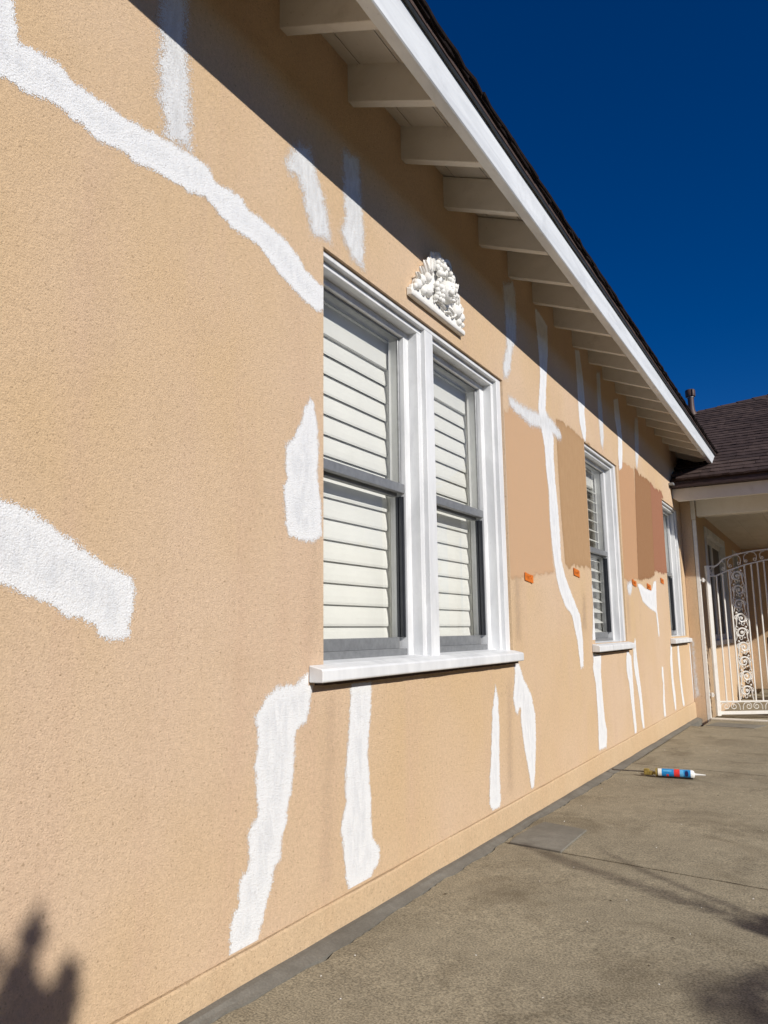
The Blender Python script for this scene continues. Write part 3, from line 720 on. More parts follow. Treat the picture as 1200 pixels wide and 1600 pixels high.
# --- eaves
ZB = 2.762                                           # rafter underside at the wall
rb = MB()
y = 1.64
prism_y(rb, [(-0.10, ZB + 0.04), (0.3395, ZB - 0.40 * 0.3395), (0.3395, ZB - 0.40 * 0.3395 + 0.149), (-0.10, ZB + 0.04 + 0.149)], y, y + 0.040)
src = rb.build('rafter', 'rafter', house, bevel=0.002, org=(0.1, y, ZB))
for k in range(-12, 21):
    if k == 0: continue
    yy = y + 0.392 * k
    if -3.9 < yy < 9.0:
        o = instance(src, 'rafter', (0.1, yy, ZB + random.uniform(-.005, .003)), house, rot=(random.uniform(-.012, .012), random.uniform(-.004, .004), random.uniform(-.008, .008)))
def roof_under(x): return ZB + 0.1495 - 0.40 * x
for (xa, xb) in ((-0.145, 0.052), (0.0555, 0.2115), (0.215, 0.3795)):
    ya = -4.0
    while ya < 9.2:
        yb = min(9.3, ya + 3.52)
        b = MB()
        prism_y(b, [(xa, roof_under(xa)), (xb, roof_under(xb)), (xb, roof_under(xb) + 0.016), (xa, roof_under(xa) + 0.016)], ya, yb - 0.002)
        b.build('soffit_board', 'soffit', house)
        ya = yb
fa = MB(); vs = []; fs = []; n = 90
for i in range(n + 1):
    y = -4 + (9.06 + 4) * i / n
    dz = 0.0018 * wob(y, 1.1, 6); dx = 0.0015 * wob(y, 0.9, 2)
    vs += [(0.340 + dx, y, 2.625 + dz), (0.376 + dx, y, 2.625 + dz), (0.380 + dx, y, 2.629 + dz), (0.380 + dx, y + (0.05 if i == n else 0), 2.770 + dz), (0.340 + dx, y + (0.05 if i == n else 0), 2.770 + dz)]
for i in range(n):
    for j in range(5): fs.append((i * 5 + j, (i + 1) * 5 + j, (i + 1) * 5 + (j + 1) % 5, i * 5 + (j + 1) % 5))
fs += [(0, 1, 2, 3, 4), tuple(n * 5 + j for j in range(5))]
fa.add(vs, fs)
fa.build('fascia_board', 'fascia', house, org=(0.36, 3, 2.62))
# drip edge metal
de = MB(); vs = []; fs = []; n = 140
for i in range(n + 1):
    y = -4 + (9.2 + 4) * i / n
    wv = 0.003 * wob(y, 2.0, 3) + 0.002 * wob(y, 7, 5)
    vs += [(0.3815, y, 2.790), (0.386 + wv, y, 2.764 + wv), (0.392 + wv, y, 2.764 + wv), (0.396 + wv * 0.5, y, 2.800), (0.30, y, 2.838), (0.30, y, 2.83)]
for i in range(n):
    for j in range(6): fs.append((i * 6 + j, (i + 1) * 6 + j, (i + 1) * 6 + (j + 1) % 6, i * 6 + (j + 1) % 6))
de.add(vs, fs)
de.build('drip_edge', 'drip', house, org=(0.38, 3, 2.76))
# main roof deck, cut along the valley against the porch roof
def zmain(x): return 2.955 - 0.40 * x
PM, PY, PZ = 0.48, 8.15, 2.392
def zporch(y): return PZ + PM * (y - PY)
def valley_y(x): return PY + (zmain(x) - PZ) / PM
rd = MB()
poly = [(0.395, -4.3), (0.395, valley_y(0.395)), (-2.6, valley_y(-2.6)), (-2.6, -4.3)]
rd.prism(poly, lambda u, v, w: (u, v, zmain(u) + w), -0.022, -0.002)
poly = [(-2.6, -4.3), (-2.6, valley_y(-2.6)), (-2.62, valley_y(-2.6)), (-5.6, valley_y(-2.6)), (-5.6, -4.3)]
rd.prism(poly, lambda u, v, w: (u, v, zmain(-2.6) + 0.40 * (u + 2.6) + w), -0.022, -0.002)
roof = rd.build('roof', 'shingle', house, org=(-1, 3, 2.8))
# eave courses of shingles, each tab slightly warped
def shingle_mesh(wd, ln, th, warp, dirv, name, seed):
    """local frame: u across the tab, v up the slope; lies on z=0"""
    rr = random.Random(seed)
    b = MB(); nu = 4
    zl = [rr.uniform(-warp, warp) for _ in range(nu + 1)]
    vs = []
    for i in range(nu + 1):
        u = -wd / 2 + wd * i / nu
        e = rr.uniform(-.004, .004)
        vs += [(u, e, zl[i]), (u, e, zl[i] + th), (u, ln, 0.001), (u, ln, th * 0.4)]
    fs = []
    for i in range(nu):
        a = i * 4; c = a + 4
        fs += [(a, c, c + 1, a + 1), (a + 1, c + 1, c + 3, a + 3), (a + 2, a + 3, c + 3, c + 2), (a, a + 2, c + 2, c)]
    fs += [(0, 1, 3, 2), (nu * 4, nu * 4 + 2, nu * 4 + 3, nu * 4 + 1)]
    b.add(vs, fs)
    return b
slope = math.atan(0.40)
def mk_src(wd, ln, th, warp, mat, parent, seed, name='shingle'):
    b = shingle_mesh(wd, ln, th, warp, None, name, seed)
    o = b.build(name, mat, parent, org=(0, 0, 0))
    return o
def main_rot():
    # local u -> -Y.. : tab width along world Y, v up slope (-X, +Z)
    ex = Vector((0, 1, 0)); ey = Vector((-math.cos(slope), 0, math.sin(slope))); ez = ex.cross(ey)
    return Matrix((ex, ey, ez)).transposed().to_euler()
mr_ = main_rot()
srcs = [mk_src(0.298, 0.20, 0.009, 0.0035, 'shingle_edge', roof, 20 + i) for i in range(5)]
used = set()
for lay, (x0, up_) in enumerate(((0.405, 0.000), (0.413, 0.011), (0.28, 0.013), (0.15, 0.014))):
    yy = -4 + 0.11 * lay; i = 0
    while yy < 9.2:
        if yy + 0.15 < valley_y(x0) - 0.02:
            s_ = random.choice(srcs)
            loc = Vector((x0, yy, zmain(x0) + up_))
            if s_ not in used:
                used.add(s_); o = s_; ORG[o.name] = loc; o.location = loc - ORG[roof.name]
            else: o = instance(s_, 'shingle', loc, roof)
            o.rotation_euler = mr_
            if lay == 0: o.data.materials[0] = o.data.materials[0]
        yy += 0.302; i += 1
# reddish wavy starter strip between drip metal and shingles
ss = MB(); vs = []; fs = []; n = 260
for i in range(n + 1):
    y = -4 + (9.25 + 4) * i / n
    wv = 0.006 * abs(wob(y, 1.6, 13)) + 0.002 * wob(y, 6, 15)
    vs += [(0.300, y, 2.8365), (0.402, y, 2.7985 - wv), (0.404, y, 2.7990 + 0.004 - wv), (0.300, y, 2.8385)]
for i in range(n):
    for j in range(4): fs.append((i * 4 + j, (i + 1) * 4 + j, (i + 1) * 4 + (j + 1) % 4, i * 4 + (j + 1) % 4))
ss.add(vs, fs)
ss.build('starter_strip', 'drip_red', roof, org=(0.4, 3, 2.8))

# --- porch: return wall, roof, beam, ceiling
pw = MB()
wall_holes(pw, 0.112, 0.0035, 8.7005, 14.2, -0.30, 2.30, [(9.62, 11.55, 0.66, 2.08), (12.6, 13.3, 0.9, 2.06)])
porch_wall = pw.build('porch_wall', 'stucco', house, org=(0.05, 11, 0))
decal('primer_stroke', [(0.004, .77), (0.056, .766), (0.049, .592), (0.053, .408), (0.065, .261), (0.068, .164), (0.03, .135), (0.004, .126)], 'primer_dry', porch_wall, 0, 'thin grey primer smear beside the corner', 0.006, 0.008,
      to=lambda a, c: (a, 8.6988, c), clip=lambda a, c: 0.002 < a < 0.11)
bk = MB()
bk.box(0.1125, 3.2, 14.2, 14.35, -0.3, 2.6)
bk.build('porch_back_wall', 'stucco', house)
pc = MB()
nb = 8
for i in range(nb):
    a = 0.113 + (2.65 - 0.113) * i / nb; b_ = 0.113 + (2.65 - 0.113) * (i + 1) / nb
    pc.box(a, b_ - 0.003, 8.86, 14.199, 2.205, 2.225)
pc.build('porch_ceiling', 'soffit', house)
bm_ = MB()
bm_.box(0.165, 2.62, 8.70, 8.855, 2.081, 2.30)
bm_.build('porch_beam', 'porch_paint', house, bevel=0.003)
tb = MB(); tb.box(0.1135, 0.160, 8.672, 8.6995, 2.045, 2.275)
tb.build('beam_end_trim', 'porch_paint', house, bevel=0.002)
pf = MB()
pf.prism([(0.003, 2.235), (0.060, 2.192), (2.75, 2.192), (2.75, 2.326), (0.003, 2.326)], lambda u, v, w: (u, w, v), 8.262, 8.297)
pf.build('porch_fascia', 'porch_paint', house, bevel=0.002)
pso = MB(); pso.box(0.003, 2.75, 8.2975, 8.6995, 2.285, 2.298)
pso.build('porch_soffit', 'soffit', house)
pd = MB()
pd.box(0.002, 2.78, 8.176, 8.2615, 2.330, 2.380)
pd.build('porch_drip_edge', 'drip_red', house, bevel=0.003)
ge = MB(); ge.box(0.0015, 0.05, 8.10, 8.172, 2.345, 2.372)
ge.build('flashing_end', 'alu', house, bevel=0.004)
# roof sheet: from the eave up to the hip line, right of the valley
def hip_y(x): return 11.53 + 0.53 * x
poly = [(0.0012, PY + 0.05), (2.78, PY + 0.05), (2.78, hip_y(2.78)), (-1.6, hip_y(-1.6)), (-1.6, valley_y(-1.6)), (0.0012, valley_y(0.0012))]
pr = MB()
pr.prism(poly, lambda u, v, w: (u, v, zporch(v) + w), -0.030, -0.010)
porch_roof = pr.build('porch_roof', 'shingle', house, org=(1, 9, 2.4))
# far side of the hip so that the roof has a body
fr_ = MB()
fr_.add([(-1.6, hip_y(-1.6), zporch(hip_y(-1.6)) - .02), (2.78, hip_y(2.78), zporch(hip_y(2.78)) - .02), (2.78, hip_y(2.78) + 4, zporch(hip_y(2.78)) - 1.9), (-1.6, hip_y(-1.6) + 4, zporch(hip_y(-1.6)) - 1.9)], [(0, 1, 2, 3)])
fr_.build('rear_roof', 'shingle', porch_roof)
psl = math.atan(PM)
ex = Vector((1, 0, 0)); ey = Vector((0, math.cos(psl), math.sin(psl))); ez = ex.cross(ey)
prot = Matrix((ex, ey, ez)).transposed()
psrc = [mk_src(0.236 + 0.02 * i, 0.21, 0.021, 0.004, 'shingle', porch_roof, 50 + i) for i in range(5)]
pu = set(); rest = MB(); cnt = 0
course = 0.138
nc = int((hip_y(2.78) - PY) / math.cos(psl) / course) + 1
for c_ in range(nc):
    yv = PY + c_ * course * math.cos(psl)
    x = -1.7 + random.uniform(0, 0.25)
    while x < 2.75:
        s_ = random.choice(psrc); wd = s_.dimensions.x if s_.dimensions.x > 0 else 0.26
        wd = 0.236 + 0.02 * psrc.index(s_)
        xc = x + wd / 2; x += wd + 0.003
        if xc < 0.0 and not (yv > valley_y(xc) + 0.02): continue
        if xc < 0.13 and yv < valley_y(0) and xc - wd / 2 < 0.002: xc = 0.002 + wd / 2
        if yv > hip_y(xc - wd / 2) - 0.06: continue
        loc = Vector((xc, yv, zporch(yv) + 0.004 + random.uniform(0, 0.003)))
        if xc < 1.25 and cnt < 290:
            cnt += 1
            if s_ not in pu:
                pu.add(s_); o = s_; ORG[o.name] = loc; o.location = loc - ORG[porch_roof.name]
            else: o = instance(s_, 'shingle', loc, porch_roof)
            o.rotation_euler = prot.to_euler()
        else:
            vs = [prot @ v.co + loc for v in s_.data.vertices]
            rest.add(vs, [tuple(p.vertices) for p in s_.data.polygons])
tag(rest.build('shingle_field', 'shingle', porch_roof), kind='stuff')
# hip caps
cap = None
hd = Vector((1, 0.53, 0.53 * PM)).normalized()
t = -1.6
while t < 2.7:
    loc = Vector((t, hip_y(t), zporch(hip_y(t)) + 0.012))
    b = MB()
    side1 = Vector((0.05, -0.13, -0.13 * PM)); side2 = Vector((-0.05, 0.13, -0.05))
    a0 = loc; a1 = loc + hd * 0.26
    b.add([a0 + side1, a0, a0 + side2, a1 + side1, a1, a1 + side2, a0 + side1 + Vector((0, 0, .012)), a0 + Vector((0, 0, .014)), a0 + side2 + Vector((0, 0, .012)), a1 + side1 + Vector((0, 0, .002)), a1 + Vector((0, 0, .004)), a1 + side2 + Vector((0, 0, .002))],
          [(6, 9, 10, 7), (7, 10, 11, 8), (0, 6, 7, 1), (1, 7, 8, 2), (0, 3, 9, 6), (2, 8, 11, 5)])
    b.build('hip_cap', 'shingle', porch_roof)
    t += 0.235 * hd.x
# vent pipe with cap on the porch roof
vp = MB()
vx, vy = -0.135, 11.33; vz = zporch(vy)
vp.lathe((vx, vy, vz), [(0.085, -0.06), (0.075, 0.02), (0.052, 0.07), (0.047, 0.10), (0.043, 0.16), (0.043, 0.33)], 18)
vp = vp.build('vent_pipe', 'vent', porch_roof)
vc = MB(); vc.lathe((vx, vy, vz), [(0.045, 0.286), (0.068, 0.288), (0.070, 0.30), (0.070, 0.375), (0.062, 0.388), (0.02, 0.392)], 18)
vc.box(vx + 0.035, vx + 0.045, vy - 0.0725, vy - 0.060, vz + 0.295, vz + 0.385)
vc.build('vent_cap', 'vent', porch_roof)
vr = MB(); vr.lathe((vx, vy, vz), [(0.044, 0.265), (0.050, 0.268), (0.050, 0.280), (0.044, 0.284)], 18)
vr.build('vent_collar', 'alu', porch_roof)

# --- porch door and far window in the return wall
dr = MB()
dr.box(0.02, 0.130, 9.622, 9.70, 0.662, 2.078); dr.box(0.02, 0.130, 11.47, 11.548, 0.662, 2.078); dr.box(0.02, 0.130, 9.70, 11.47, 2.0, 2.078); dr.box(0.02, 0.145, 9.70, 11.47, 0.662, 0.72)
pwin = dr.build('porch_window', 'trim', house, bevel=0.002)
for a in (9.70, 10.585):
    for (y0_, y1_, z0_, z1_) in ((a, a + 0.06, 0.72, 2.0), (a + 0.825, a + 0.885, 0.72, 2.0), (a + 0.06, a + 0.825, 1.93, 2.0), (a + 0.06, a + 0.825, 0.72, 0.79)):
        q = MB(); q.box(0.03, 0.07, y0_, y1_, z0_, z1_); q.build('sash_bar', 'trim', pwin, bevel=0.002)
    gp = MB(); gp.box(0.045, 0.052, a + 0.06, a + 0.825, 0.79, 1.93)
    gp.build('glass_pane', 'track', pwin)
fw = MB()
fw.box(0.02, 0.125, 12.602, 12.66, 0.902, 2.058); fw.box(0.02, 0.125, 13.24, 13.298, 0.902, 2.058); fw.box(0.02, 0.125, 12.66, 13.24, 2.0, 2.058); fw.box(0.02, 0.14, 12.66, 13.24, 0.902, 0.95)
fw = fw.build('porch_window', 'trim', house, bevel=0.002)
gp = MB(); gp.box(0.04, 0.046, 12.66, 13.24, 0.95, 2.0); gp.build('glass_pane', 'track', fw)
# porch posts on the open side
for yy in (8.75, 11.4, 14.0):
    b = MB(); b.box(2.50, 2.62, yy - 0.04, yy + 0.08, gz(yy) - 0.05, 2.204 if yy > 9 else 2.08)
    b.build('porch_post', 'porch_paint', house, bevel=0.004)

# ------------------------------------------------------------------ gate post and gate
post = MB()
post.box(0.1155, 0.153, 8.704, 8.745, gz(8.7) - 0.04, 2.0445)
gpost = post.build('gate_post', 'iron', bevel=0.002)
tag(gpost, 'slim white steel post fixed to the porch corner beside the gate', 'post')
hg = MB(); hg.box(0.153, 0.2, 8.715, 8.735, 1.372, 1.392); hg.lathe((0.178, 8.722, 1.36), [(0.014, 0), (0.014, 0.045)], 10)
hg.build('hinge', 'iron', gpost)
hg = MB(); hg.box(0.153, 0.2, 8.715, 8.735, 0.162, 0.182); hg.lathe((0.178, 8.722, 0.15), [(0.014, 0), (0.014, 0.045)], 10)
hg.build('hinge', 'iron', gpost)
th_ = MB(); th_.box(0.155, 1.9, 8.66, 8.74, gz(8.7) - 0.03, gz(8.7) + 0.012)
tag(th_.build('gate_threshold', 'porch_paint', bevel=0.003), 'pale flat threshold strip on the ground under the iron gate', 'threshold')

GA = R(32)
gate = thing('iron_gate', (0.2, 8.75, gz(8.75)), 'white wrought iron gate with arched top and scrollwork, standing ajar under the porch', 'gate')
def GP(u, z, w=0.0): return Vector((0.2 + u * math.cos(GA) - w * math.sin(GA), 8.75 + u * math.sin(GA) + w * math.cos(GA), z))
def gbox(u0, u1, z0, z1, w=0.011):
    b = MB()
    vs = [GP(u, z, ww) for u in (u0, u1) for ww in (-w, w) for z in (z0, z1)]
    b.add(vs, [(0, 1, 3, 2), (4, 6, 7, 5), (0, 4, 5, 1), (2, 3, 7, 6), (0, 2, 6, 4), (1, 5, 7, 3)])
    return b
GW = 0.98
gbox(0.006, 0.046, -0.045, 1.538, 0.019).build('stile', 'iron', gate, bevel=0.002)
gbox(GW - 0.04, GW, -0.045, 1.70, 0.019).build('stile', 'iron', gate, bevel=0.002)
def top_z(u):
    P = [(0.046, 1.530), (0.125, 1.532), (0.15, 1.552), (0.214, 1.610), (0.359, 1.660), (0.539, 1.693), (0.718, 1.712), (0.98, 1.722)]
    for (a, za), (b, zb) in zip(P, P[1:]):
        if a <= u <= b: return za + (zb - za) * (u - a) / (b - a)
    return P[-1][1]
def low_z(u):
    P = [(0.046, 1.426), (0.12, 1.426), (0.15, 1.440), (0.223, 1.473), (0.455, 1.547), (0.707, 1.600), (0.98, 1.622)]
    for (a, za), (b, zb) in zip(P, P[1:]):
        if a <= u <= b: return za + (zb - za) * (u - a) / (b - a)
    return P[-1][1]
us = [0.046 + (GW - 0.046) * i / 40 for i in range(41)]
MB().tube([GP(u, top_z(u)) for u in us], 0.0085, 6, smooth=False).build('arched_rail', 'iron', gate)
MB().tube([GP(u, low_z(u)) for u in us], 0.0085, 6, smooth=False).build('arched_rail', 'iron', gate)
gbox(0.046, GW - 0.04, 0.092, 0.108).build('rail', 'iron', gate, bevel=0.001)
gbox(0.046, GW - 0.04, -0.032, 0.002, 0.014).build('rail', 'iron', gate, bevel=0.001)
BARS = [0.122, 0.190, 0.264, 0.437, 0.514, 0.584, 0.656, 0.728, 0.800, 0.870]
for u in BARS: gbox(u - 0.0065, u + 0.0065, 0.107, low_z(u), 0.0065).build('bar', 'iron', gate, bevel=0.001)
def spiral(cu, cz, r, a0, turns, sgn, n=20, rend=0.28):
    out = []
    for i in range(n + 1):
        t = i / n
        a = a0 + sgn * 2 * math.pi * turns * t
        rr = r * (1 - (1 - rend) * t)
        out.append((cu + rr * math.cos(a), cz + rr * math.sin(a)))
    return out
def scroll(pts, r=0.0045, name='scroll', w=0.0):
    MB().tube([GP(u, z, w) for u, z in pts], r, 5).build(name, 'iron', gate)
# scrolls in the bottom band and in the arched band
for i, uc in enumerate((0.095, 0.215, 0.335, 0.455, 0.575, 0.695, 0.815, 0.90)):
    m = 1 if i % 2 else -1
    P = spiral(uc - 0.024 * m, 0.038, 0.030, R(90 - 90 * m) + R(60) * m, 1.35, m)
    scroll([(uc + 0.045 * m, 0.014), (uc + 0.040 * m, 0.060), (uc + 0.02 * m, 0.085), (uc - 0.01 * m, 0.087)] + spiral(uc - 0.018 * m, 0.050, 0.036, R(90), 1.3, m)[1:], 0.0042)
for i, uc in enumerate((0.085, 0.20, 0.285, 0.375, 0.465, 0.555, 0.645, 0.735, 0.825, 0.905)):
    m = 1 if i % 2 else -1
    zb = low_z(uc); zt = top_z(uc); hm = (zt - zb)
    scroll([(uc - 0.026 * m, zt - 0.010), (uc + 0.004 * m, zt - 0.018), (uc + 0.026 * m, zb + hm * 0.62), (uc + 0.024 * m, zb + hm * 0.34)] + spiral(uc + 0.004 * m, zb + hm * 0.30, 0.021, R(90 - 90 * m), 1.2, -m)[1:], 0.0038)
# the cast scroll panel between two bars
uc = 0.3505
z = 0.20; i = 0
while z < 1.42:
    m = 1 if i % 2 else -1
    r = 0.058
    main = [(uc - 0.062 * m, z - 0.085), (uc - 0.052 * m, z - 0.045)] + spiral(uc + 0.006 * m, z + 0.005, r, R(90 + 90 * m), 1.45, -m, 26, 0.18)
    MB().tube([GP(u, zz) for u, zz in main], [0.0075] * 2 + [0.0115 - 0.006 * k_ / 26 for k_ in range(27)], 5, flat=0.8).build('panel_scroll', 'iron', gate)
    leaf = spiral(uc + 0.020 * m, z - 0.052, 0.030, R(90 - 90 * m) + R(40) * m, 0.8, m, 12, 0.35)
    MB().tube([GP(u, zz) for u, zz in leaf], [0.009 - 0.0004 * k_ for k_ in range(13)], 5, flat=0.7).build('panel_scroll', 'iron', gate)
    tip = spiral(uc + 0.050 * m, z + 0.060, 0.020, R(270), 0.85, m, 10, 0.4)
    MB().tube([GP(u, zz) for u, zz in tip], [0.008 - 0.0004 * k_ for k_ in range(11)], 5, flat=0.7).build('panel_scroll', 'iron', gate)
    s2 = spiral(uc - 0.042 * m, z + 0.022, 0.030, R(270), 1.3, -m, 16, 0.25)
    MB().tube([GP(u, zz) for u, zz in s2], [0.0085 - 0.0003 * k_ for k_ in range(17)], 5, flat=0.7).build('panel_scroll', 'iron', gate)
    s3 = [(uc + 0.07 * m, z - 0.075), (uc + 0.058 * m, z - 0.03), (uc + 0.066 * m, z + 0.02), (uc + 0.072 * m, z + 0.06)]
    MB().tube([GP(u, zz) for u, zz in s3], [0.004, 0.008, 0.008, 0.003], 5, flat=0.7).build('panel_scroll', 'iron', gate)
    b = MB()
    b.sphere(GP(uc + 0.006 * m, z + 0.004), 0.013, 8, 5); b.sphere(GP(uc - 0.045 * m, z + 0.068), 0.012, 8, 5); b.sphere(GP(uc + 0.052 * m, z - 0.02), 0.011, 8, 5)
    for a_ in range(5):
        t_ = R(40 + 55 * a_) * m
        b.sphere(GP(uc + 0.006 * m + 0.058 * math.cos(t_ + R(90)), z + 0.005 + 0.058 * math.sin(t_ + R(90))), 0.0095, 6, 4)
    b.build('rosette', 'iron', gate)
    z += 0.152; i += 1

# ------------------------------------------------------------------ things inside the porch
urn = MB()
ux, uy = 0.95, 11.6
urn.lathe((ux, uy, gz(uy)), [(0.13, 0), (0.13, 0.03), (0.08, 0.06), (0.06, 0.10), (0.11, 0.18), (0.17, 0.30), (0.18, 0.40), (0.16, 0.46), (0.19, 0.48), (0.19, 0.50), (0.15, 0.50), (0.14, 0.44)], 22)
ut = thing('garden_urn', (ux, uy, gz(uy)), 'pale garden urn with a dark plant, seen through the gate', 'urn')
urn.build('urn_body', 'pot', ut)
lv = MB()
for i in range(46):
    a = random.uniform(0, 2 * math.pi); e_ = random.uniform(0.25, 1.3); L = random.uniform(0.18, 0.38)
    d = Vector((math.cos(a) * math.cos(e_), math.sin(a) * math.cos(e_), math.sin(e_)))
    s_ = d.cross(Vector((0, 0, 1))).normalized() * 0.022
    p0 = Vector((ux, uy, gz(uy) + 0.44)) + Vector((random.uniform(-.08, .08), random.uniform(-.08, .08), 0))
    p1 = p0 + d * L * 0.55 + Vector((0, 0, 0.02)); p2 = p0 + d * L - Vector((0, 0, 0.05))
    lv.add([p0 - s_ * 0.3, p0 + s_ * 0.3, p1 + s_, p1 - s_, p2], [(0, 1, 2, 3), (3, 2, 4)])
lv.build('leaves', 'frond', ut)
bt = thing('porch_bench', (0.72, 13.3, gz(13.3)), 'dark wooden bench against the porch wall behind the gate', 'bench')
for yy in (12.75, 13.9):
    for xx in (0.50, 0.88):
        b = MB(); b.box(xx - 0.025, xx + 0.025, yy - 0.025, yy + 0.025, gz(yy) - 0.002, 0.26 if xx > 0.6 else 0.72); b.build('leg', 'dark_wood', bt, bevel=0.004)
for i in range(5):
    b = MB(); b.box(0.50 + 0.082 * i, 0.575 + 0.082 * i, 12.70, 13.95, 0.26, 0.285); b.build('seat_slat', 'dark_wood', bt, bevel=0.003)
for i in range(3):
    b = MB(); b.box(0.475, 0.500, 12.70, 13.95, 0.40 + 0.11 * i, 0.475 + 0.11 * i); b.build('back_slat', 'dark_wood', bt, bevel=0.003)

# ------------------------------------------------------------------ plaster relief above the window
ry, rz = 2.695, 2.186
rel = thing('wall_relief', (0, ry, rz), 'white plaster wall plaque with a child face among grapes and fruit, above the double window', 'relief')
OUT = [(2.462, 2.190), (2.935, 2.190), (2.930, 2.222), (2.915, 2.27), (2.885, 2.33), (2.875, 2.39), (2.845, 2.43), (2.80, 2.455), (2.76, 2.448), (2.72, 2.458), (2.675, 2.425), (2.63, 2.425), (2.60, 2.38), (2.57, 2.365), (2.55, 2.31), (2.505, 2.29), (2.485, 2.25), (2.462, 2.235)]
b = MB(); b.prism(OUT, lambda u, v, w: (w, u, v), 0.0004, 0.020)
b.build('back_plate', 'plaster', rel, bevel=0.004)
b = MB(); b.prism([(0.0006, 2.186), (0.022, 2.186), (0.027, 2.192), (0.027, 2.204), (0.022, 2.212), (0.0006, 2.224)], lambda u, v, w: (u, w, v), 2.447, 2.950)
b.build('ledge', 'plaster', rel, bevel=0.003)
rr = random.Random(5)
def fruit(y, z, r, x=0.03, st=True):
    r *= 0.86
    b = MB(); b.sphere((x * 0.8, y, z), (r * 0.85, r, r), 14, 9)
    if st: b.sphere((x * 0.8 + r * 0.8, y + r * 0.1, z - r * 0.3), r * 0.16, 6, 4)
    b.build('fruit', 'plaster', rel)
for (y, z, r) in ((2.500, 2.248, .026), (2.532, 2.280, .028), (2.548, 2.240, .022), (2.588, 2.255, .032), (2.585, 2.312, .026), (2.478, 2.232, .014), (2.862, 2.268, .036), (2.908, 2.258, .027), (2.885, 2.228, .020), (2.925, 2.228, .014), (2.620, 2.285, .018), (2.895, 2.305, .018)):
    fruit(y, z, r)
gr_ = MB()
def grapes(pts, r):
    for (y, z) in pts: gr_.sphere((0.030 + rr.uniform(0, .016), y + rr.uniform(-.004, .004), z + rr.uniform(-.004, .004)), r * rr.uniform(.85, 1.15), 9, 6)
hair = []
for i in range(26):
    a = R(-30 + 240 * i / 25); q = 0.058 + 0.030 * (i % 3) / 2
    hair.append((2.745 + q * math.cos(a) * 1.0, 2.335 + q * math.sin(a) * 1.05))
grapes(hair, 0.0125)
grapes([(2.64 + 0.018 * (i % 3) + 0.004 * (i // 3), 2.30 - 0.017 * (i // 3)) for i in range(12)], 0.0125)
grapes([(2.66 + 0.022 * (i % 4), 2.385 + 0.02 * (i // 4)) for i in range(12)], 0.0145)
gr_.build('grape_cluster', 'plaster', rel)
fc = MB()
fy, fz = 2.752, 2.312
fc.sphere((0.030, fy, fz), (0.045, 0.042, 0.052), 18, 12)
fc.sphere((0.062, fy - 0.016, fz - 0.014), (0.015, 0.017, 0.016), 10, 7); fc.sphere((0.062, fy + 0.016, fz - 0.014), (0.015, 0.017, 0.016), 10, 7)
fc.sphere((0.076, fy, fz - 0.003), (0.010, 0.007, 0.012), 10, 7)
fc.sphere((0.070, fy, fz - 0.029), (0.007, 0.012, 0.004), 8, 6); fc.sphere((0.068, fy, fz - 0.036), (0.007, 0.010, 0.004), 8, 6)
fc.sphere((0.062, fy, fz - 0.046), (0.012, 0.014, 0.009), 10, 7)
fc.sphere((0.066, fy - 0.015, fz + 0.013), (0.006, 0.010, 0.004), 8, 6); fc.sphere((0.066, fy + 0.015, fz + 0.013), (0.006, 0.010, 0.004), 8, 6)
fc.sphere((0.068, fy - 0.015, fz + 0.005), (0.006, 0.007, 0.005), 8, 6); fc.sphere((0.068, fy + 0.015, fz + 0.005), (0.006, 0.007, 0.005), 8, 6)
fc.build('face', 'plaster', rel)
for (y, z, a, L) in ((2.60, 2.375, 80, .07), (2.635, 2.405, 95, .075), (2.675, 2.43, 100, .06), (2.575, 2.355, 125, .05), (2.84, 2.33, 20, .05), (2.86, 2.375, 60, .06), (2.83, 2.40, 80, .06), (2.70, 2.25, 200, .05), (2.80, 2.245, -20, .05), (2.655, 2.25, 250, .04), (2.615, 2.395, 60, .05), (2.655, 2.42, 70, .055), (2.695, 2.445, 120, .045), (2.595, 2.345, 150, .045), (2.535, 2.32, 130, .035), (2.50, 2.285, 140, .03), (2.875, 2.33, 100, .045), (2.91, 2.29, 70, .035), (2.72, 2.235, 170, .04), (2.77, 2.228, 10, .035), (2.83, 2.235, 40, .035), (2.80, 2.43, 140, .04)):
    M_ = Matrix.Rotation(R(a), 3, 'X')
    b = MB(); b.sphere((0.024, y, z), (0.008, L * 0.62, L * 0.24), 12, 7, M=M_)
    b.sphere((0.032, y, z), (0.008, L * 0.6, 0.004), 8, 5, M=M_)
    b.build('leaf', 'plaster', rel)
sc = MB()
sp = [(0.022, 2.79 + 0.034 * (1 - 0.028 * i) * math.cos(R(200 - 22 * i)), 2.446 + 0.030 * (1 - 0.028 * i) * math.sin(R(200 - 22 * i))) for i in range(20)]
sc.tube(sp, [0.012 - 0.0003 * i for i in range(20)], 8)
sc.build('scroll', 'plaster', rel)
b = MB(); b.sphere((0.016, 2.79, 2.447), (0.010, 0.022, 0.020), 10, 7); b.sphere((0.018, 2.715, 2.462), (0.010, 0.010, 0.010), 8, 6); b.sphere((0.014, 2.84, 2.445), (0.010, 0.010, 0.022), 8, 6)
b.build('bare_patch', 'terracotta', rel)

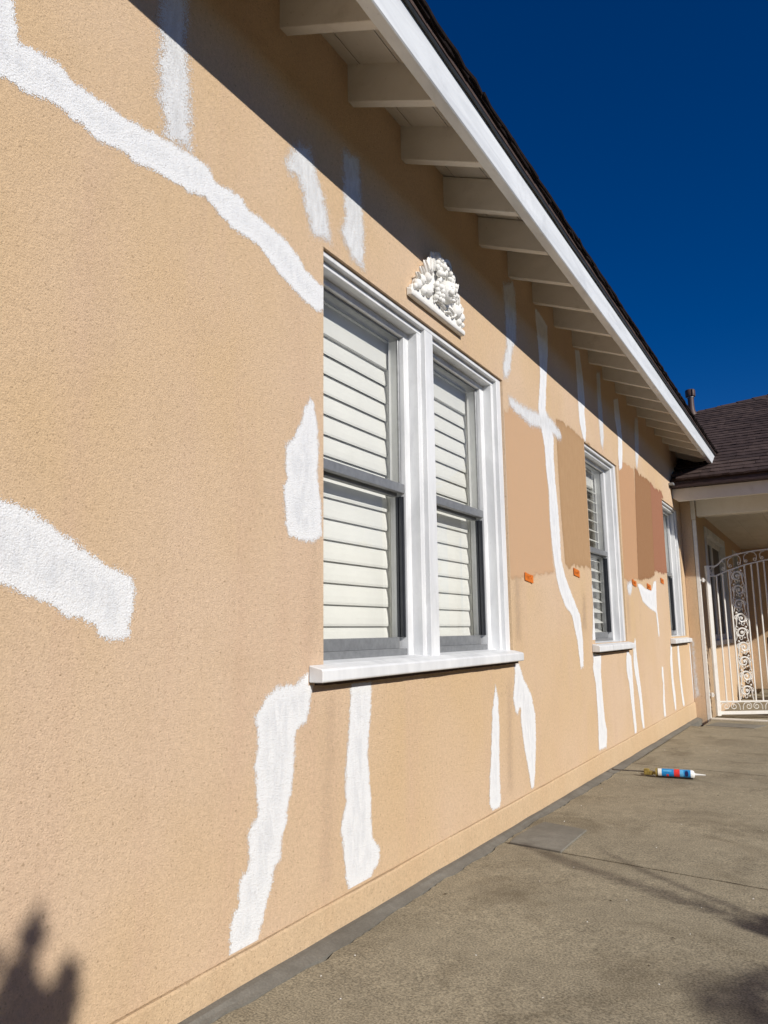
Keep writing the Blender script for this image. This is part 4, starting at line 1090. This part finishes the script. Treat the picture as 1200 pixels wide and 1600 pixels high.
# ------------------------------------------------------------------ orange tape labels
TAPES = [((3.709, 1.138), .112, .040, 'orange tape tag under the peach paint sample, nearest the double window'),
         ((4.577, 1.217), .120, .043, 'orange tape tag under the tan paint sample, left of the half open shutters'),
         ((6.161, 1.232), .125, .042, 'orange tape tag under the apricot paint sample, beside the middle window'),
         ((6.723, 1.227), .135, .044, 'orange tape tag under the brown paint sample, above the white smear'),
         ((7.353, 1.309), .14, .045, 'orange tape tag under the dusty rose paint sample, nearest the porch')]
for i, ((y, z), w_, h_, lab) in enumerate(TAPES):
    b = MB(); nseg = 6; vs = []; fs = []
    rt = random.Random(70 + i)
    for k in range(nseg + 1):
        yy = y - w_ / 2 + w_ * k / nseg
        lift = 0.0052 + 0.0008 * rt.random() + (0.003 if k in (0, nseg) and rt.random() > .5 else 0)
        for (xx, zz) in ((0.0040, -h_ / 2), (0.0040, h_ / 2), (lift, h_ / 2), (lift, -h_ / 2)):
            vs.append((xx, yy, z + zz + rt.uniform(-.0012, .0012) - 0.012 * (k / nseg - .5)))
    for k in range(nseg):
        for j in range(4): fs.append((k * 4 + j, (k + 1) * 4 + j, (k + 1) * 4 + (j + 1) % 4, k * 4 + (j + 1) % 4))
    fs += [(0, 1, 2, 3), tuple(nseg * 4 + j for j in range(4))]
    b.add(vs, fs)
    o = tag(b.build('tape_label', 'tape'), lab, 'tape', 'orange tape tags under the paint samples')
    ink = MB(); xx = y - w_ * 0.32
    for k in range(5):
        pts = [(0.0064, xx + 0.010 * rt.uniform(.2, 1), z + h_ * rt.uniform(-.25, .28)) for _ in range(4)]
        ink.tube(pts, 0.0012, 4, flat=0.3); xx += w_ * 0.135
    ink.build('handwriting', 'ink', o)

# ------------------------------------------------------------------ caulking gun with cartridge
cy, cz = 4.965, gz(4.965)
rc = 0.0245
AX = Matrix.Rotation(R(90), 3, 'Y')            # lathe axis along +X
CA = R(7)
AX = Matrix.Rotation(CA, 3, 'Z') @ AX
def cp(x, dy=0.0, dz=0.0):
    q = Vector((x, dy)); c, s_ = math.cos(CA), math.sin(CA)
    return Vector((0.33 + x * c - dy * s_, cy + x * s_ + dy * c, cz + rc + 0.003 + dz))
cart = thing('caulk_cartridge', cp(0.1, 0, -rc), 'white caulk tube with blue and red label lying on the concrete', 'caulk tube')
MB().lathe(cp(0), [(0.010, 0.002), (rc, 0.0), (rc, 0.196), (rc - 0.003, 0.200), (0.019, 0.205), (0.010, 0.208)], 24, AX).build('tube_body', 'tube_white', cart)
MB().lathe(cp(0.207), [(0.0085, 0), (0.0080, 0.006), (0.0065, 0.012), (0.0042, 0.05), (0.0028, 0.062)], 14, AX).build('nozzle', 'tube_white', cart)
def band(x0, x1, a0, a1, r, mat, n=14, oval=False):
    b = MB(); vs = []; fs = []; m = 8
    for i in range(m + 1):
        for j in range(n + 1):
            tx = i / m
            xx = x0 + (x1 - x0) * tx
            aa = a0 + (a1 - a0) * j / n
            if oval:
                hw = math.sqrt(max(0, 1 - (2 * tx - 1) ** 2)); aa = (a0 + a1) / 2 + (aa - (a0 + a1) / 2) * hw
            vs.append(cp(xx, -r * math.sin(aa), r * math.cos(aa)))
    for i in range(m):
        for j in range(n): fs.append((i * (n + 1) + j, i * (n + 1) + j + 1, (i + 1) * (n + 1) + j + 1, (i + 1) * (n + 1) + j))
    b.add(vs, fs, True)
    return b.build('label', mat, cart)
band(0.022, 0.186, R(-40), R(165), rc + 0.0004, 'label_blue', 26)
band(0.092, 0.124, R(-30), R(150), rc + 0.0008, 'label_red', 22)
band(0.126, 0.146, R(20), R(120), rc + 0.0008, 'label_sky', 12)
band(0.152, 0.174, R(35), R(115), rc + 0.0009, 'label_navy', 12, True)
band(0.050, 0.062, R(95), R(135), rc + 0.0008, 'label_red', 8)
band(0.030, 0.080, R(40), R(60), rc + 0.0008, 'label_sky', 8)
gun = thing('caulking_gun', cp(-0.06, 0, -rc), 'worn yellow and steel caulking gun holding the caulk tube, rod towards the wall', 'caulking gun')
gb = MB()
for i in range(2):
    pass
vs = []; fs = []; n = 12
for i, xx in enumerate((-0.012, 0.198)):
    for j in range(n + 1):
        a = R(130 + 100 * j / n)
        vs.append(cp(xx, -(rc + 0.0018) * math.sin(a), (rc + 0.0018) * math.cos(a)))
for j in range(n): fs.append((j, j + 1, n + 1 + j + 1, n + 1 + j))
gb.add(vs, fs, True); gb.build('cradle', 'steel', gun)
MB().lathe(cp(-0.014), [(0.0265, 0), (0.0265, 0.010), (0.006, 0.011)], 20, AX).build('end_plate', 'brass', gun)
MB().tube([cp(-0.27, 0, 0.002), cp(-0.02, 0, 0.002)], 0.0038, 8).build('push_rod', 'steel', gun)
MB().tube([cp(-0.27, 0, 0.002), cp(-0.275, 0.012, 0.004), cp(-0.27, 0.024, 0.004)], 0.0038, 8).build('rod_hook', 'steel', gun)
body = MB()
bp_ = [cp(-0.075, -0.012, -0.012), cp(-0.015, -0.012, -0.016), cp(-0.015, 0.014, -0.016), cp(-0.075, 0.014, -0.012), cp(-0.082, -0.012, 0.020), cp(-0.050, -0.012, 0.020), cp(-0.015, -0.012, 0.008)]
for (a, b_, h0, h1) in ((-0.082, -0.050, -0.016, 0.020), (-0.050, -0.030, -0.016, 0.008), (-0.030, -0.013, -0.012, 0.004)):
    vs = [cp(x_, d_, h_) for x_ in (a, b_) for d_ in (-0.013, 0.013) for h_ in (h0, h1)]
    body.add(vs, [(0, 1, 3, 2), (4, 6, 7, 5), (0, 4, 5, 1), (2, 3, 7, 6), (0, 2, 6, 4), (1, 5, 7, 3)])
body.build('gun_body', 'brass', gun, bevel=0.003)
MB().tube([cp(-0.068, 0.012, -0.006), cp(-0.075, 0.05, -0.016), cp(-0.088, 0.10, -0.018)], [0.010, 0.009, 0.009], 8, flat=0.7).build('handle', 'brass', gun)
MB().tube([cp(-0.045, 0.012, -0.008), cp(-0.045, 0.045, -0.019), cp(-0.052, 0.085, -0.020)], [0.005, 0.005, 0.005], 8, flat=0.6).build('trigger', 'steel', gun)

# ------------------------------------------------------------------ specks and leaf bits on the concrete
dbl = MB(); dbw = MB(); rd_ = random.Random(9)
for i in range(70):
    x, y = rd_.uniform(0.12, 1.4), rd_.uniform(1.3, 7.5)
    s_ = rd_.uniform(0.002, 0.004) if i % 3 else rd_.uniform(0.004, 0.012)
    a = rd_.uniform(0, 6.28); c, d = math.cos(a), math.sin(a)
    z = gz(y)
    L, W = s_, s_ * (0.8 if i % 3 else 0.35)
    P = [(x + L * c, y + L * d, z + .003), (x - W * d, y + W * c, z + .0025), (x - L * c, y - L * d, z + .003), (x + W * d, y - W * c, z + .004), (x, y, z + 0.0055)]
    (dbw if i % 3 else dbl).add(P, [(0, 1, 4), (1, 2, 4), (2, 3, 4), (3, 0, 4), (3, 2, 1, 0)])
tag(dbl.build('leaf_litter', 'leafbit'), 'dry leaf bits scattered on the concrete', kind='stuff')
tag(dbw.build('paint_chips', 'tube_white'), 'white paint flecks scattered on the concrete', kind='stuff')

# ------------------------------------------------------------------ palm beside the path (its shadow falls on the wall and the paving)
palm = thing('palm_tree', (4.52, 1.30, -0.32), 'low feathery palm beside the paving, right of the camera', 'palm')
MB().lathe((4.52, 1.30, -0.32), [(0.18, 0), (0.14, 0.2), (0.11, 0.6), (0.125, 0.66), (0.10, 1.1), (0.115, 1.16), (0.095, 1.6), (0.12, 1.95), (0.08, 2.22)], 14).build('trunk', 'trunk', palm)
def frond(base, tip, sag, nl=30, ll=0.30, seed=0, wid=0.016):
    rq = random.Random(seed)
    base = Vector(base); tip = Vector(tip)
    pts = []
    for i in range(13):
        t = i / 12
        p = base.lerp(tip, t); p.z += sag * 4 * t * (1 - t)
        pts.append(p)
    b = MB(); b.tube(pts, [0.007 * (1 - 0.75 * i / 12) for i in range(13)], 5)
    for i in range(nl):
        t = 0.18 + 0.80 * i / nl
        k = min(11, int(t * 12)); fcr = t * 12 - k
        p = pts[k].lerp(pts[k + 1], fcr); d = (pts[k + 1] - pts[k]).normalized()
        sd = d.cross(Vector((0, 0, 1))).normalized(); up = sd.cross(d)
        for s_ in (-1, 1):
            L = ll * (0.35 + 0.65 * math.sin(math.pi * min(1, 0.15 + t * 0.85))) * rq.uniform(.85, 1.1)
            dr_ = (sd * s_ * 0.45 + d * 0.9 + up * rq.uniform(-0.05, 0.2)).normalized()
            q1 = p + dr_ * L * 0.5; q2 = p + dr_ * L - Vector((0, 0, 0.05 * L / 0.3))
            n_ = dr_.cross(up).normalized() * wid
            b.add([p - n_ * 0.4, p + n_ * 0.4, q1 + n_, q1 - n_, q2], [(0, 1, 2, 3), (3, 2, 4)])
    return b.build('frond', 'frond', palm)
crown = Vector((4.52, 1.30, 1.90))
def on_ray_ground(x, y, t): return Vector((x, y, gz(y))) + SUN * t
def on_ray_wall(y, z, t): return Vector((0, y, z)) + SUN * t
frond(crown, on_ray_ground(0.10, 3.12, 3.6), 0.05, 17, 0.15, 1, 0.011)
frond(crown, on_ray_ground(0.44, 3.20, 3.7), 0.08, 16, 0.08, 2, 0.006)
for i, (gx, gy, t_) in enumerate(((1.30, 1.98, 3.6), (1.42, 1.75, 3.7), (1.34, 2.25, 3.5), (1.12, 2.64, 3.7), (1.40, 1.55, 3.8))):
    frond(crown, on_ray_ground(gx, gy, t_), 0.10, 24, 0.18, 40 + i, 0.022)
for i, (a, r_, dz) in enumerate(((-75, 1.2, .1), (-50, 1.3, .3), (-25, 1.35, .5), (0, 1.3, .2), (25, 1.35, .4), (50, 1.2, .1), (300, 1.1, .6))):
    a = R(a)
    frond(crown, crown + Vector((math.cos(a) * r_, math.sin(a) * r_, dz - 0.15)), 0.22, 26, 0.26, 10 + i)
# strap-leaved plant whose leaf tips shade the near corner of the wall
shrub = thing('leafy_shrub', (4.1, -0.95, -0.32), 'tall leafy shrub beside the paving, behind the camera', 'shrub')
def branch(path, t_, n, rs, seed, lf=0.05):
    """path: wall-projected (y, z) points lifted t_ metres along the sun; leaves thin out to the tip"""
    rq = random.Random(seed)
    P = [on_ray_wall(a, c, t_) for a, c in path]
    MB().tube([Vector((4.1, -0.95, -0.32))] + P, [0.02] + [0.010] * (len(P) - 1) + [0.003], 6).build('stem', 'trunk', shrub)
    b = MB()
    for i in range(n):
        t = rq.random() * (len(P) - 1.001); k = int(t); p = P[k].lerp(P[k + 1], t - k)
        r = rs[k] + (rs[k + 1] - rs[k]) * (t - k)
        p = p + Vector((rq.gauss(0, 1), rq.gauss(0, 1), rq.gauss(0, 1))) * r * 0.5
        d = ((P[k + 1] - P[k]).normalized() + Vector((rq.gauss(0, .5), rq.gauss(0, .5), rq.gauss(0, .5)))).normalized()
        s_ = d.cross(SUN + Vector((rq.gauss(0, .4), rq.gauss(0, .4), rq.gauss(0, .4)))).normalized()
        L = lf * rq.uniform(.7, 1.3)
        b.add([p, p + d * L * .5 + s_ * L * .3, p + d * L, p + d * L * .5 - s_ * L * .3], [(0, 1, 2, 3)])
    return b.build('leaves', 'frond', shrub)
branch([(0.86, -0.20), (0.90, 0.10), (0.915, 0.20), (0.95, 0.335)], 4.6, 210, [0.12, 0.10, 0.045, 0.006], 1, 0.042)
branch([(0.88, -0.22), (0.93, 0.04), (0.985, 0.14), (1.035, 0.225)], 4.6, 170, [0.10, 0.075, 0.035, 0.006], 2, 0.042)
branch([(0.84, -0.32), (0.89, 0.0), (0.95, 0.13)], 4.6, 260, [0.16, 0.12, 0.07], 3)
branch([(0.60, -0.30), (0.72, 0.05), (0.80, 0.20)], 4.6, 240, [0.2, 0.14, 0.09], 4)
branch([(0.40, -0.30), (0.45, 0.15), (0.50, 0.40)], 4.7, 240, [0.2, 0.16, 0.09], 5)
# unseen hedge, added to cut sky and ground fill light on the wall
hedge = thing('hedge_light_blocker', (7.2, 3, -0.32), 'tall dark clipped hedge added out of view to cut fill light on the stucco wall', 'hedge')
hb = MB(); rh = random.Random(3)
for i in range(9000):
    y = rh.uniform(-9, 17); f_ = rh.random()
    if f_ < 0.6: p = Vector((6.75 + 0.16 * rh.random() + 0.1 * mnoise.noise(Vector((y, 0, 1))), y, rh.uniform(-0.3, 2.6)))
    else: p = Vector((rh.uniform(6.75, 7.7), y, 2.55 + 0.15 * rh.random() + 0.1 * mnoise.noise(Vector((y, 2, 1)))))
    a = Vector((rh.gauss(0, 1), rh.gauss(0, 1), rh.gauss(0, 1))).normalized(); c_ = a.orthogonal().normalized(); d_ = a.cross(c_)
    s_ = rh.uniform(0.05, 0.10)
    hb.add([p - c_ * s_, p - d_ * s_ * 0.5, p + c_ * s_, p + d_ * s_ * 0.5], [(0, 1, 2, 3)])
tag(hb.build('foliage', 'frond', hedge), kind='stuff')
q = MB(); q.box(6.88, 7.6, -9, 17, -0.32, 2.5); q.build('blocker_core', 'dark_wood', hedge)
